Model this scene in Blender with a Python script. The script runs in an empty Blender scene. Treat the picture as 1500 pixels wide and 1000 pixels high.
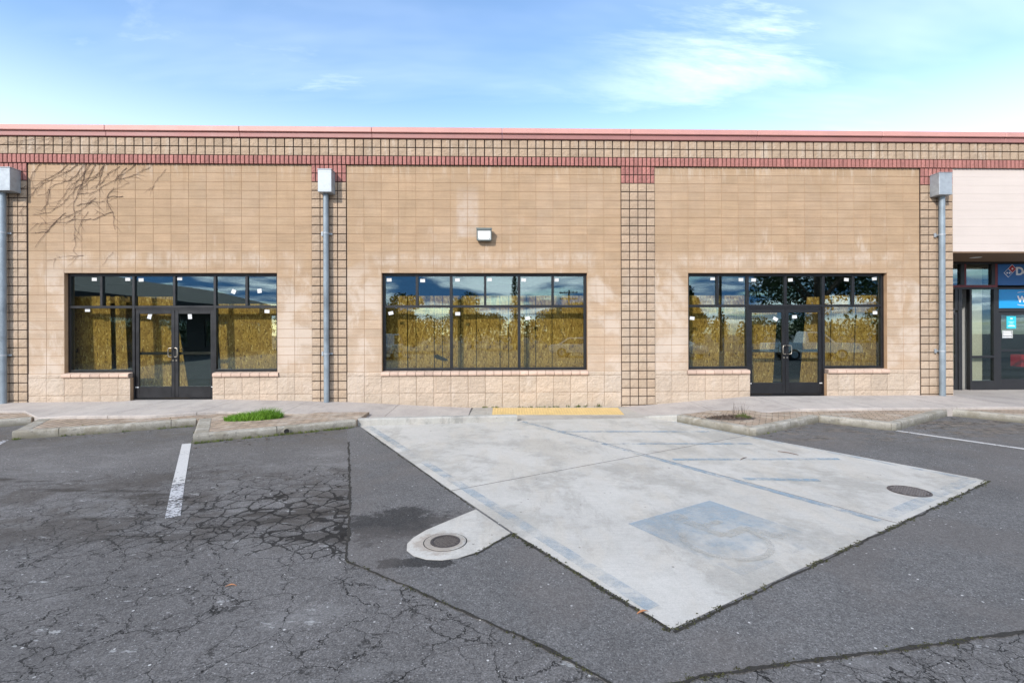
import bpy, math, random
from mathutils import Vector, Matrix, noise as mnoise
random.seed(7)
R = math.radians
scene = bpy.context.scene
COL = scene.collection

# ------------------------------------------------------------------ helpers
class MB:
    """collects faces and links them as ONE mesh object"""
    def __init__(s):
        s.v, s.f, s.c, s.sm = [], [], [], []
    def add(s, verts, faces, tint=1.0, smooth=False):
        b = len(s.v)
        s.v += [tuple(p) for p in verts]
        s.c += [tint] * len(verts)
        for f in faces:
            s.f.append(tuple(b + i for i in f)); s.sm.append(smooth)
    def quad(s, a, b, c, d, tint=1.0):
        s.add([a, b, c, d], [(0, 1, 2, 3)], tint)
    def box(s, x0, x1, y0, y1, z0, z1, tint=1.0):
        s.add([(x0,y0,z0),(x1,y0,z0),(x1,y1,z0),(x0,y1,z0),(x0,y0,z1),(x1,y0,z1),(x1,y1,z1),(x0,y1,z1)],
              [(0,3,2,1),(4,5,6,7),(0,1,5,4),(1,2,6,5),(2,3,7,6),(3,0,4,7)], tint)
    def cbox(s, x0, x1, y0, y1, z0, z1, b=.006, tint=1.0):
        """box with chamfered edges"""
        X=(x0,x1);Y=(y0,y1);Z=(z0,z1);vs=[];idx={}
        for i in (0,1):
            for j in (0,1):
                for k in (0,1):
                    sx,sy,sz=(1 if i==0 else -1),(1 if j==0 else -1),(1 if k==0 else -1)
                    for ax in range(3):
                        p=[X[i]+sx*b,Y[j]+sy*b,Z[k]+sz*b]; p[ax]=(X[i],Y[j],Z[k])[ax]
                        idx[(i,j,k,ax)]=len(vs); vs.append(tuple(p))
        F=[]
        def loop(c):
            n=Vector((0,0,0))
            pts=[Vector(vs[q]) for q in c]
            n=(pts[1]-pts[0]).cross(pts[2]-pts[0])
            ctr=sum(pts,Vector((0,0,0)))/len(pts)-Vector(((x0+x1)/2,(y0+y1)/2,(z0+z1)/2))
            F.append(tuple(c) if n.dot(ctr)>0 else tuple(reversed(c)))
        g=lambda i,j,k,a: idx[(i,j,k,a)]
        for i in (0,1):
            loop([g(i,0,0,0),g(i,1,0,0),g(i,1,1,0),g(i,0,1,0)])
            loop([g(0,i,0,1),g(1,i,0,1),g(1,i,1,1),g(0,i,1,1)])
            loop([g(0,0,i,2),g(1,0,i,2),g(1,1,i,2),g(0,1,i,2)])
            for j in (0,1):
                loop([g(0,i,j,1),g(1,i,j,1),g(1,i,j,2),g(0,i,j,2)])
                loop([g(i,0,j,0),g(i,1,j,0),g(i,1,j,2),g(i,0,j,2)])
                loop([g(i,j,0,0),g(i,j,1,0),g(i,j,1,1),g(i,j,0,1)])
                for k in (0,1): loop([g(i,j,k,0),g(i,j,k,1),g(i,j,k,2)])
        s.add(vs,F,tint)
    def prism(s, poly, z0, z1, tint=1.0):
        """vertical prism of a CCW polygon; z1 may be a list"""
        n=len(poly); zt=z1 if isinstance(z1,(list,tuple)) else [z1]*n
        vs=[(p[0],p[1],z0) for p in poly]+[(p[0],p[1],zt[i]) for i,p in enumerate(poly)]
        F=[tuple(range(n-1,-1,-1)),tuple(range(n,2*n))]
        F+=[(i,(i+1)%n,n+(i+1)%n,n+i) for i in range(n)]
        s.add(vs,F,tint)
    def flat(s, poly, z, tint=1.0):
        s.add([(p[0],p[1],z) for p in poly],[tuple(range(len(poly)))],tint)
    def tube(s, pts, r, seg=8, tint=1.0, cap=True):
        pts=[Vector(p) for p in pts]; n=len(pts)
        rr=r if isinstance(r,(list,tuple)) else [r]*n
        vs=[];F=[]
        up=None
        for i,p in enumerate(pts):
            t=(pts[min(i+1,n-1)]-pts[max(i-1,0)])
            if t.length<1e-9: t=Vector((0,0,1))
            t.normalize()
            if up is None:
                up=t.orthogonal().normalized()
            else:
                up=(up-t*up.dot(t))
                up=up.normalized() if up.length>1e-6 else t.orthogonal().normalized()
            w=t.cross(up)
            for k in range(seg):
                a=2*math.pi*k/seg
                vs.append(tuple(p+(up*math.cos(a)+w*math.sin(a))*rr[i]))
        for i in range(n-1):
            for k in range(seg):
                k2=(k+1)%seg
                F.append((i*seg+k,i*seg+k2,(i+1)*seg+k2,(i+1)*seg+k))
        s.add(vs,F,tint,True)
        if cap:
            s.add(vs[:seg],[tuple(range(seg-1,-1,-1))],tint); s.add(vs[-seg:],[tuple(range(seg))],tint)
    def lathe(s, prof, c, seg=32, tint=1.0):
        """profile of (r,z) around a vertical axis at c"""
        vs=[];F=[]
        for r,z in prof:
            for k in range(seg):
                a=2*math.pi*k/seg; vs.append((c[0]+r*math.cos(a),c[1]+r*math.sin(a),c[2]+z))
        for i in range(len(prof)-1):
            for k in range(seg):
                k2=(k+1)%seg; F.append((i*seg+k,i*seg+k2,(i+1)*seg+k2,(i+1)*seg+k))
        s.add(vs,F,tint)
    def block(s, x0, x1, z0, z1, yf, yb, b=.004, tint=1.0):
        """masonry unit facing -y, chamfered front edge"""
        s.add([(x0+b,yf,z0+b),(x1-b,yf,z0+b),(x1-b,yf,z1-b),(x0+b,yf,z1-b),
               (x0,yf+b,z0),(x1,yf+b,z0),(x1,yf+b,z1),(x0,yf+b,z1),
               (x0,yb,z0),(x1,yb,z0),(x1,yb,z1),(x0,yb,z1)],
              [(0,1,2,3),(4,5,1,0),(5,6,2,1),(6,7,3,2),(7,4,0,3),
               (8,9,5,4),(9,10,6,5),(10,11,7,6),(11,8,4,7)],tint)
    def rough(s, x0, x1, z0, z1, yf, yb, n=4, amp=.008, edge=.008, tint=1.0):
        """split-face masonry unit: broken bulging front"""
        m=max(2,int(round(n*(z1-z0)/max(.05,min(.2032,z1-z0)))))
        nx=max(2,int(round(n*(x1-x0)/.2032))) if x1-x0>.13 else 2
        nz=max(2,int(round(n*(z1-z0)/.2032)))
        vs=[];F=[]
        sd=random.random()*100
        for j in range(nz+1):
            for i in range(nx+1):
                x=x0+(x1-x0)*i/nx; z=z0+(z1-z0)*j/nz
                ed=(i in (0,nx)) or (j in (0,nz))
                y=yf+edge*(.4+.5*random.random()) if ed else yf+amp*(mnoise.noise((x*13+sd,z*13,sd))*1.0+random.uniform(-.4,.4))
                vs.append((x,y,z))
        W=nx+1
        for j in range(nz):
            for i in range(nx):
                F.append((j*W+i,j*W+i+1,(j+1)*W+i+1,(j+1)*W+i))
        s.add(vs,F,tint)
        rim=[(i,0) for i in range(nx)]+[(nx,j) for j in range(nz)]+[(nx-i,nz) for i in range(nx)]+[(0,nz-j) for j in range(nz)]
        rv=[];
        for i,j in rim:
            p=vs[j*W+i]; rv.append(p); rv.append((p[0],yb,p[2]))
        k=len(rim)
        s.add(rv,[(2*i+1,2*((i+1)%k)+1,2*((i+1)%k),2*i) for i in range(k)],tint)
    def build(s, name, mat, parent=None, loc=(0,0,0)):
        me=bpy.data.meshes.new(name)
        off=Vector(loc)
        q=parent
        while q is not None:
            off=off+Vector(q.location); q=q.parent
        me.from_pydata([tuple(Vector(p)-off) for p in s.v],[],s.f)
        me.polygons.foreach_set('use_smooth',s.sm)
        a=me.attributes.new('tint','FLOAT','POINT'); a.data.foreach_set('value',s.c)
        me.update()
        o=bpy.data.objects.new(name,me); COL.objects.link(o)
        o.location=loc
        if parent is not None: o.parent=parent
        if mat: me.materials.append(mat)
        return o

def tag(o,label=None,cat=None,group=None,kind=None):
    if label: o['label']=label
    if cat: o['category']=cat
    if group: o['group']=group
    if kind: o['kind']=kind
    return o
def empty(name,loc,label,cat,group=None):
    o=bpy.data.objects.new(name,None); COL.objects.link(o); o.location=loc; o.empty_display_size=.2
    return tag(o,label,cat,group)
def struct(o): return tag(o,kind='structure')

# ------------------------------------------------------------------ materials
class NT:
    def __init__(s,name):
        s.m=bpy.data.materials.new(name); s.m.use_nodes=True
        s.t=s.m.node_tree; s.t.nodes.clear()
        s.out=s.n('ShaderNodeOutputMaterial')
        s.geo=s.n('ShaderNodeNewGeometry')
        s.pos=s.geo.outputs['Position']
        s._xyz=None
    def n(s,t,**k):
        o=s.t.nodes.new(t)
        for a,b in k.items(): setattr(o,a,b)
        return o
    def l(s,a,b): s.t.links.new(a,b)
    def put(s,sock,v):
        if hasattr(v,'is_output') or isinstance(v,bpy.types.NodeSocket): s.l(v,sock)
        else:
            if isinstance(v,(tuple,list)) and sock.type=='RGBA' and len(v)==3: v=tuple(v)+(1,)
            sock.default_value=v
    @property
    def xyz(s):
        if s._xyz is None:
            q=s.n('ShaderNodeSeparateXYZ'); s.l(s.pos,q.inputs[0]); s._xyz=q.outputs
        return s._xyz
    def math(s,op,a,b=0.0,c=None,clamp=False):
        q=s.n('ShaderNodeMath',operation=op,use_clamp=clamp); s.put(q.inputs[0],a); s.put(q.inputs[1],b)
        if c is not None: s.put(q.inputs[2],c)
        return q.outputs[0]
    def vscale(s,v,sc,rot=(0,0,0),loc=(0,0,0)):
        q=s.n('ShaderNodeMapping'); s.put(q.inputs['Vector'],v); q.inputs['Scale'].default_value=sc; q.inputs['Rotation'].default_value=rot; q.inputs['Location'].default_value=loc
        return q.outputs[0]
    def noise(s,scale,detail=4,rough=.55,vec=None,dist=0.0,col=False):
        q=s.n('ShaderNodeTexNoise'); q.inputs['Scale'].default_value=scale; q.inputs['Detail'].default_value=detail
        q.inputs['Roughness'].default_value=rough; q.inputs['Distortion'].default_value=dist
        s.put(q.inputs['Vector'],vec if vec is not None else s.pos)
        return q.outputs['Color' if col else 'Fac']
    def voro(s,scale,feature='F1',vec=None,out='Distance',rand=1.0,metric='EUCLIDEAN'):
        q=s.n('ShaderNodeTexVoronoi',feature=feature); q.inputs['Scale'].default_value=scale
        q.inputs['Randomness'].default_value=rand
        s.put(q.inputs['Vector'],vec if vec is not None else s.pos)
        return q.outputs[out]
    def ss(s,v,lo,hi):
        """smoothstep lo..hi (lo may exceed hi)"""
        q=s.n('ShaderNodeMapRange',interpolation_type='SMOOTHSTEP'); s.put(q.inputs[0],v)
        if lo<hi: q.inputs[1].default_value=lo;q.inputs[2].default_value=hi
        else:
            q.inputs[1].default_value=hi;q.inputs[2].default_value=lo;q.inputs[3].default_value=1;q.inputs[4].default_value=0
        return q.outputs[0]
    def lin(s,v,a,b,c,d):
        q=s.n('ShaderNodeMapRange'); s.put(q.inputs[0],v)
        for i,x in enumerate((a,b,c,d)): q.inputs[i+1].default_value=x
        return q.outputs[0]
    def mix(s,f,a,b,mode='MIX'):
        q=s.n('ShaderNodeMix',data_type='RGBA',blend_type=mode); s.put(q.inputs['Factor'],f)
        s.put(q.inputs['A'],a); s.put(q.inputs['B'],b)
        return q.outputs['Result']
    def tint(s):
        q=s.n('ShaderNodeAttribute',attribute_name='tint'); return q.outputs['Fac']
    def gray(s,v):
        q=s.n('ShaderNodeCombineColor'); 
        for i in range(3): s.put(q.inputs[i],v)
        return q.outputs[0]
    def mul(s,c,v): return s.mix(1.0,c,s.gray(v),'MULTIPLY')
    def bump(s,h,strength=.5,dist=.01,prev=None):
        q=s.n('ShaderNodeBump'); q.inputs['Strength'].default_value=strength; q.inputs['Distance'].default_value=dist
        s.put(q.inputs['Height'],h)
        if prev is not None: s.l(prev,q.inputs['Normal'])
        return q.outputs[0]
    def bsdf(s,col,rough=.8,metal=0.0,spec=.5,normal=None,alpha=None,coat=0.0):
        q=s.n('ShaderNodeBsdfPrincipled'); s.put(q.inputs['Base Color'],col); s.put(q.inputs['Roughness'],rough)
        q.inputs['Metallic'].default_value=metal; q.inputs['Specular IOR Level'].default_value=spec
        q.inputs['Coat Weight'].default_value=coat
        if normal is not None: s.l(normal,q.inputs['Normal'])
        if alpha is not None: s.put(q.inputs['Alpha'],alpha)
        s.l(q.outputs[0],s.out.inputs[0]); return s.m

def simple(name,col,rough=.6,metal=0.0,var=.12,scale=12,bump=0.0,bscale=60,spec=.5,coat=0.0):
    k=NT(name)
    n=k.noise(scale,5,.6)
    c=k.mul(col,k.lin(n,.25,.75,1-var,1+var))
    c=k.mul(c,k.tint())
    nm=k.bump(k.noise(bscale,4),bump,.01) if bump else None
    r=k.lin(n,.3,.7,max(.05,rough-.08),min(1,rough+.08))
    return k.bsdf(c,r,metal,spec,nm,coat=coat)

def m_block(name,base,low,rough_face=False,eff=1.0):
    """concrete masonry: per-unit tint, pores, horizontal weather streaks, pale lime bloom round the openings"""
    k=NT(name)
    z=k.xyz[2]; x=k.xyz[0]
    nb=k.noise(.55,4,.6); 
    wear=k.math('ADD',k.lin(z,.6,3.7,1,0),k.lin(nb,.3,.7,-.32,.32),clamp=True)
    c=k.mix(wear,base,low)
    t=k.tint()
    c=k.mul(c,t)
    hue=k.math('FRACT',k.math('MULTIPLY',t,57.3))
    c=k.mix(k.math('MULTIPLY',hue,.16),c,k.mul((.50,.33,.215),1.0))
    st=k.noise(1,5,.6,vec=k.vscale(k.pos,(1.2,1.2,26)))
    c=k.mul(c,k.lin(st,.3,.7,.89,1.09)); c=k.mul(c,k.lin(k.noise(1.7,6,.7),.3,.7,.90,1.09))
    fine=k.noise(70,4,.7); c=k.mul(c,k.lin(fine,.3,.7,.80,1.18))
    # pale lime bloom: along the window heads and in the bands beside the openings
    n1=k.noise(1.1,6,.65,dist=.4); n2=k.noise(2.2,6,.7,vec=k.vscale(k.pos,(1,1,.28)))
    # distance to the centre of the bay, in bay units
    u=k.math('ABSOLUTE',k.math('SUBTRACT',k.math('MULTIPLY',k.math('FRACT',k.math('DIVIDE',k.math('ADD',x,3.975+7.315*4),7.315)),7.315),3.6575))
    side=k.math('MULTIPLY',k.ss(u,2.2,2.7),k.ss(z,3.5,2.6))
    head=k.math('MULTIPLY',k.ss(k.math('ABSOLUTE',k.math('SUBTRACT',k.math('ADD',z,k.math('MULTIPLY',n1,.5)),3.52)),.24,.05),k.ss(u,3.1,2.4))
    bloom=k.math('MAXIMUM',k.math('MULTIPLY',side,k.ss(n1,.45,.60)),k.math('MULTIPLY',head,k.math('MULTIPLY',k.ss(n2,.40,.60),k.lin(k.noise(14,4,.7),.3,.7,.5,1.1))))
    bloom=k.math('MAXIMUM',bloom,k.math('MULTIPLY',k.ss(n2,.56,.68),k.ss(z,4.8,3.0)))
    c=k.mix(k.math('MULTIPLY',bloom,.5*eff),c,(.56,.48,.41))
    pt=k.math('MULTIPLY',k.math('MULTIPLY',k.ss(x,-1.02,-.93),k.ss(x,-.42,-.53)),k.math('MULTIPLY',k.ss(z,3.75,3.85),k.ss(z,5.15,4.5)))
    c=k.mix(k.math('MULTIPLY',pt,k.lin(k.noise(4,5,.7),.3,.7,.1,.6)),c,(.50,.43,.38))
    tp=k.math('MULTIPLY',k.ss(z,5.0,5.42),k.ss(k.noise(1,5,.7,vec=k.vscale(k.pos,(6,1,.8))),.48,.70))
    c=k.mix(k.math('MULTIPLY',tp,.55),c,(.52,.44,.36))
    # rusty drip marks
    d=k.noise(1,4,.6,vec=k.vscale(k.pos,(7,1,.5),loc=(3,0,1)))
    c=k.mix(k.math('MULTIPLY',k.ss(d,.58,.70),.22),c,(.27,.165,.09))
    # soil splash at the foot
    foot=k.math('MULTIPLY',k.ss(k.math('ADD',z,k.math('MULTIPLY',k.noise(5,4),.3)),.22,-.08),.35)
    c=k.mix(foot,c,(.30,.25,.19))
    h=k.math('ADD',k.noise(110,3,.7),k.math('MULTIPLY',k.noise(28,3),1.5 if rough_face else .3))
    nm=k.bump(h,.55 if rough_face else .25,.012 if rough_face else .006)
    return k.bsdf(c,.9,0,.25,nm)

M={}
M['cmu']=m_block('smooth_block',(.362,.252,.158),(.435,.337,.252))
M['split']=m_block('split_block',(.42,.337,.258),(.45,.365,.285),True,.6)
M['pilaster']=m_block('pilaster_block',(.37,.275,.195),(.40,.305,.22),True,.3)
M['mortar']=simple('tan_mortar',(.35,.215,.12),.95,var=.2,scale=3)
M['joint']=simple('dark_joint',(.042,.024,.017),.95,var=.3,scale=5)
M['redblock']=simple('red_block',(.33,.14,.118),.9,var=.18,scale=18,bump=.5,bscale=90)
M['coping']=simple('red_coping_metal',(.315,.14,.125),.55,var=.10,scale=2.5)
M['coping_lit']=simple('lit_coping_metal',(.50,.25,.215),.5,var=.08,scale=2.5)  # paler copy of the coping red: light on the cap painted in
M['sill']=simple('sill_brick',(.50,.36,.28),.85,var=.12,scale=9,bump=.3)
M['frame']=simple('dark_bronze_aluminium',(.008,.008,.0095),.42,var=.15,scale=6)
M['frame2']=simple('black_aluminium',(.016,.016,.018),.4,var=.15,scale=6)
M['redframe']=simple('red_painted_aluminium',(.17,.018,.02),.4)
M['steel']=simple('satin_steel',(.42,.37,.30),.35,1.0)
M['galv']=simple('galvanised_steel',(.33,.36,.385),.5,.3,var=.2,scale=10)
M['pipe']=simple('painted_grey_pipe',(.21,.25,.28),.45,.2,var=.34,scale=2.6)
M['sticker']=simple('white_paper',(.58,.58,.57),.8,var=.03)
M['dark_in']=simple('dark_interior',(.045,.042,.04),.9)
M['in_floor']=simple('interior_concrete',(.12,.11,.10),.8)
M['white_in']=simple('white_wallboard',(.50,.50,.48),.8,var=.08)
M['yellow']=simple('yellow_warning_tile',(.53,.37,.15),.75,var=.14,scale=5)
M['iron']=simple('cast_iron',(.10,.085,.08),.6,.4,var=.3,scale=20,bump=.3)
M['ironlid']=simple('rusty_iron',(.065,.055,.052),.7,.2,var=.35,scale=25)
M['ironbump']=simple('worn_iron_studs',(.17,.155,.15),.6,.2,var=.3,scale=25)
M['pit']=simple('drain_pit',(.012,.011,.010),.9)
M['lamp_house']=simple('grey_green_lamp_housing',(.12,.145,.14),.5)
M['lens']=simple('frosted_lens',(.74,.73,.70),.35,var=.02)
M['wood_vine']=simple('dry_vine_stem',(.135,.085,.062),.9,var=.3,scale=30)
M['leafdry']=simple('dry_leaf',(.35,.15,.06),.8,var=.3,scale=30)
M['tyre']=simple('tyre_rubber',(.02,.02,.02),.8)
M['cable']=simple('black_cable',(.015,.015,.015),.7)
M['polewood']=simple('pole_wood',(.13,.09,.06),.9,var=.25)
M['bark']=simple('bark',(.10,.075,.055),.95,var=.3,scale=9,bump=.6,bscale=20)
M['roofdark']=simple('dark_roof',(.03,.03,.033),.9)
M['darkwall']=simple('dark_stucco',(.07,.062,.055),.9)
M['stucco_tan']=simple('tan_stucco',(.42,.34,.26),.9)
M['signblue']=simple('deep_blue_sign',(.012,.12,.36),.4,var=.03)
M['signcyan']=simple('light_blue_sign',(.01,.30,.66),.4,var=.02)
M['signred']=simple('sign_red',(.42,.015,.03),.4,var=.02)
M['signwhite']=simple('sign_white',(.85,.85,.85),.5,var=.02)
M['poster']=simple('turquoise_poster',(.03,.50,.62),.5,var=.08)
M['black']=simple('black_rag',(.008,.008,.008),.9)
M['soil']=simple('planter_soil',(.06,.05,.042),.95,var=.4,scale=40,bump=.8,bscale=50)

def m_glass():
    k=NT('tinted_glass')
    lw=k.n('ShaderNodeLayerWeight'); lw.inputs['Blend'].default_value=.5
    f=k.math('ADD',.12,k.math('MULTIPLY',k.math('POWER',lw.outputs['Facing'],3.0),.55))
    wav=k.bump(k.noise(1.1,1,.3),.022,.05)
    g=k.n('ShaderNodeBsdfGlossy'); g.inputs['Roughness'].default_value=.004; g.inputs['Color'].default_value=(.72,.93,1,1); k.l(wav,g.inputs['Normal'])
    t=k.n('ShaderNodeBsdfTransparent'); t.inputs['Color'].default_value=(.90,.90,.82,1)
    mx=k.n('ShaderNodeMixShader'); k.l(f,mx.inputs[0]); k.l(t.outputs[0],mx.inputs[1]); k.l(g.outputs[0],mx.inputs[2])
    k.l(mx.outputs[0],k.out.inputs[0]); return k.m
M['glass']=m_glass()

def m_osb():
    k=NT('strand_board')
    q=k.n('ShaderNodeTexCoord'); v=q.outputs['Object']
    wob=k.noise(6,2,.5,vec=v,col=True)
    vv=k.n('ShaderNodeVectorMath',operation='ADD'); k.l(v,vv.inputs[0])
    sc=k.n('ShaderNodeVectorMath',operation='SCALE'); k.l(wob,sc.inputs[0]); sc.inputs['Scale'].default_value=.10; k.l(sc.outputs[0],vv.inputs[1])
    a=k.voro(1,vec=k.vscale(vv.outputs[0],(42,42,12),rot=(0,R(25),0)),out='Color')
    b=k.voro(1,vec=k.vscale(vv.outputs[0],(38,38,11),rot=(0,R(-38),0),loc=(3,1,2)),out='Color')
    w=k.ss(k.noise(9,2,vec=v),.45,.55)
    r=k.n('ShaderNodeSeparateColor'); k.l(k.mix(w,a,b),r.inputs[0])
    c=k.mix(k.ss(r.outputs[0],.05,.95),(.25,.148,.036),(.45,.30,.088))
    c=k.mix(k.ss(r.outputs[1],.86,.95),c,(.58,.44,.18))
    c=k.mix(k.ss(r.outputs[2],.90,.97),c,(.12,.065,.02))
    c=k.mul(c,k.lin(k.noise(2.5,3,vec=v),.3,.7,.85,1.1))
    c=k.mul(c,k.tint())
    return k.bsdf(c,.75,0,.3,k.bump(r.outputs[0],.2,.004))
M['osb']=m_osb()

def m_asphalt(name,old):
    k=NT(name); x,y=k.xyz[0],k.xyz[1]
    big=k.noise(.5,5,.6); mid=k.noise(2.6,5,.6)
    base=(.111,.105,.101) if old else (.108,.104,.101)
    c=k.mul(base,k.lin(big,.25,.75,.80,1.20))
    c=k.mul(c,k.lin(mid,.25,.75,.88,1.12))
    g=k.noise(95,5,.85); c=k.mul(c,k.lin(g,.34,.66,.30,1.75))
    g2=k.noise(34,4,.75); c=k.mul(c,k.lin(g2,.3,.7,.68,1.32))
    sp=k.voro(75,out='Distance'); spc=k.voro(75,out='Color'); q=k.n('ShaderNodeSeparateColor'); k.l(spc,q.inputs[0])
    c=k.mix(k.math('MULTIPLY',k.math('MULTIPLY',k.ss(sp,.36,.16),k.ss(q.outputs[0],.80,.86)),.85),c,(.34,.335,.33))
    c=k.mix(k.math('MULTIPLY',k.math('MULTIPLY',k.ss(sp,.4,.2),k.ss(q.outputs[1],.62,.7)),.6),c,(.035,.034,.034))
    sp2=k.voro(17,out='Distance'); sc2=k.voro(17,out='Color'); q2=k.n('ShaderNodeSeparateColor'); k.l(sc2,q2.inputs[0])
    c=k.mix(k.math('MULTIPLY',k.math('MULTIPLY',k.ss(sp2,.16,.08),k.ss(q2.outputs[0],.86,.88)),.9),c,(.55,.54,.52))
    h=g
    if old:
        wob=k.noise(3.5,5,.65,col=True)
        def warped(a):
            sc=k.n('ShaderNodeVectorMath',operation='SCALE'); k.l(wob,sc.inputs[0]); sc.inputs['Scale'].default_value=a
            vv=k.n('ShaderNodeVectorMath',operation='ADD'); k.l(k.pos,vv.inputs[0]); k.l(sc.outputs[0],vv.inputs[1])
            return vv.outputs[0]
        # ragged crocodile cracking in the worn band, thinner long cracks nearer the driveway
        bn=k.noise(1.1,4,.6)
        yb=k.math('ADD',y,k.math('MULTIPLY',bn,1.4))   # blurred band coordinate
        band=k.math('MULTIPLY',k.ss(yb,-4.1,-4.9),k.ss(yb,-7.3,-6.2))
        near=k.ss(yb,-4.5,-6.3)
        xr=k.ss(x,-4.6,-1.8)
        d1=k.voro(5.6,'DISTANCE_TO_EDGE',vec=warped(.16))
        wdt=k.math('ADD',.014,k.math('MULTIPLY',k.math('MULTIPLY',band,k.math('ADD',.15,k.math('MULTIPLY',xr,k.ss(y,-5.7,-6.6)))),.055))
        wv=k.math('MULTIPLY',wdt,k.lin(k.noise(4,4,.6),.3,.7,.2,1.5))
        cr1=k.math('MULTIPLY',k.math('LESS_THAN',d1,wv),k.math('MAXIMUM',k.math('MULTIPLY',k.ss(band,.12,.3),k.math('ADD',.25,k.math('MULTIPLY',k.ss(x,-5.2,-2.6),.75))),k.math('MULTIPLY',k.ss(y,-8.55,-8.75),k.ss(x,.3,.7))))
        d2=k.voro(2.3,'DISTANCE_TO_EDGE',vec=k.vscale(warped(.30),(1,.8,1),rot=(0,0,R(20))))
        gate=k.ss(k.noise(1.7,3),.28,.40)
        cr2=k.math('MULTIPLY',k.math('LESS_THAN',d2,k.lin(k.noise(7,4),.3,.7,.002,.012)),k.math('MULTIPLY',near,gate))
        d3=k.voro(4.6,'DISTANCE_TO_EDGE',vec=k.vscale(warped(.26),(.5,1.0,1),rot=(0,0,R(-25))))
        cr3=k.math('MULTIPLY',k.math('LESS_THAN',d3,k.lin(k.noise(5,3),.26,.7,0,.021)),k.math('MULTIPLY',near,k.ss(k.noise(2.3,3),.36,.52)))
        cr=k.math('MAXIMUM',cr1,k.math('MAXIMUM',cr2,k.math('MULTIPLY',cr3,.75)))
        # tan dust and dark oil in the worn band
        dust=k.math('MULTIPLY',band,k.ss(k.noise(1.6,5,.65),.45,.58))
        c=k.mix(k.math('MULTIPLY',dust,.55),c,(.052,.043,.035))
        oil=k.math('MULTIPLY',band,k.ss(k.noise(1,5,.6,vec=k.vscale(k.pos,(.6,2.6,1),rot=(0,0,R(18)))),.52,.60))
        c=k.mix(k.math('MULTIPLY',oil,.72),c,(.034,.029,.024))
        pale=k.math('MULTIPLY',k.ss(k.noise(1.4,6,.7,vec=k.vscale(k.pos,(1,1.6,1),loc=(5,2,0))),.53,.66),.32)
        c=k.mix(pale,c,(.2,.195,.19))
        ch=k.math('MULTIPLY',k.ss(k.noise(3.3,5,.75,vec=k.vscale(k.pos,(1,2.2,1),loc=(1,7,0))),.63,.67),k.ss(yb,-3.6,-4.6))
        c=k.mix(k.math('MULTIPLY',ch,.55),c,(.4,.4,.39))
        c=k.mix(k.math('MULTIPLY',cr,k.lin(k.noise(9,4),.3,.7,.75,1.0)),c,(.008,.007,.006))
        h=k.math('SUBTRACT',g,k.math('MULTIPLY',cr,3))
        # silt against the kerbs
        silt=k.math('MULTIPLY',k.ss(k.noise(1.8,6,.7),.46,.58),k.ss(y,-4.3,-3.1))
        c=k.mix(k.math('MULTIPLY',silt,.45),c,(.10,.085,.068))
        wear=k.ss(y,-4.6,-3.2)
        c=k.mul(c,k.lin(wear,0,1,1.0,.90))
    else:
        # damp patch round the drain
        dx=k.math('DIVIDE',k.math('SUBTRACT',x,-.98),.66); dy=k.math('DIVIDE',k.math('SUBTRACT',y,-7.10),.46)
        rr=k.math('SQRT',k.math('ADD',k.math('MULTIPLY',dx,dx),k.math('MULTIPLY',dy,dy)))
        rr=k.math('ADD',rr,k.math('ADD',k.lin(k.noise(3.2,6,.72),.3,.7,-.5,.5),k.lin(k.noise(38,4,.8),.3,.7,-.16,.16)))
        wet=k.ss(rr,1.0,.70)
        dx2=k.math('DIVIDE',k.math('SUBTRACT',x,-.62),.30); dy2=k.math('DIVIDE',k.math('SUBTRACT',y,-7.86),.11)
        r2=k.math('ADD',k.math('SQRT',k.math('ADD',k.math('MULTIPLY',dx2,dx2),k.math('MULTIPLY',dy2,dy2))),k.lin(k.noise(5,6,.72),.3,.7,-.6,.6))
        wet=k.math('MAXIMUM',wet,k.ss(r2,.95,.85))
        c=k.mul(c,k.lin(wet,0,1,1,.33))
        silt=k.math('MULTIPLY',k.ss(k.noise(1.9,6,.75,vec=k.vscale(k.pos,(.8,1.8,1))),.47,.55),k.math('MULTIPLY',k.ss(x,4.2,4.9),k.ss(y,-4.4,-3.4)))
        c=k.mix(k.math('MULTIPLY',silt,.75),c,k.mix(k.ss(k.noise(7,4,.7),.42,.58),(.045,.036,.028),(.17,.14,.11)))
        br=k.math('MULTIPLY',k.ss(k.noise(.8,5,.6,vec=k.vscale(k.pos,(1,1,1),loc=(8,3,0))),.48,.60),.35)
        c=k.mix(br,c,(.12,.105,.095))
    return k.bsdf(c,.88,0,.3,k.bump(h,.6,.006))
M['asphalt']=m_asphalt('worn_asphalt',True)
M['patch']=m_asphalt('newer_asphalt',False)

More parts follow.
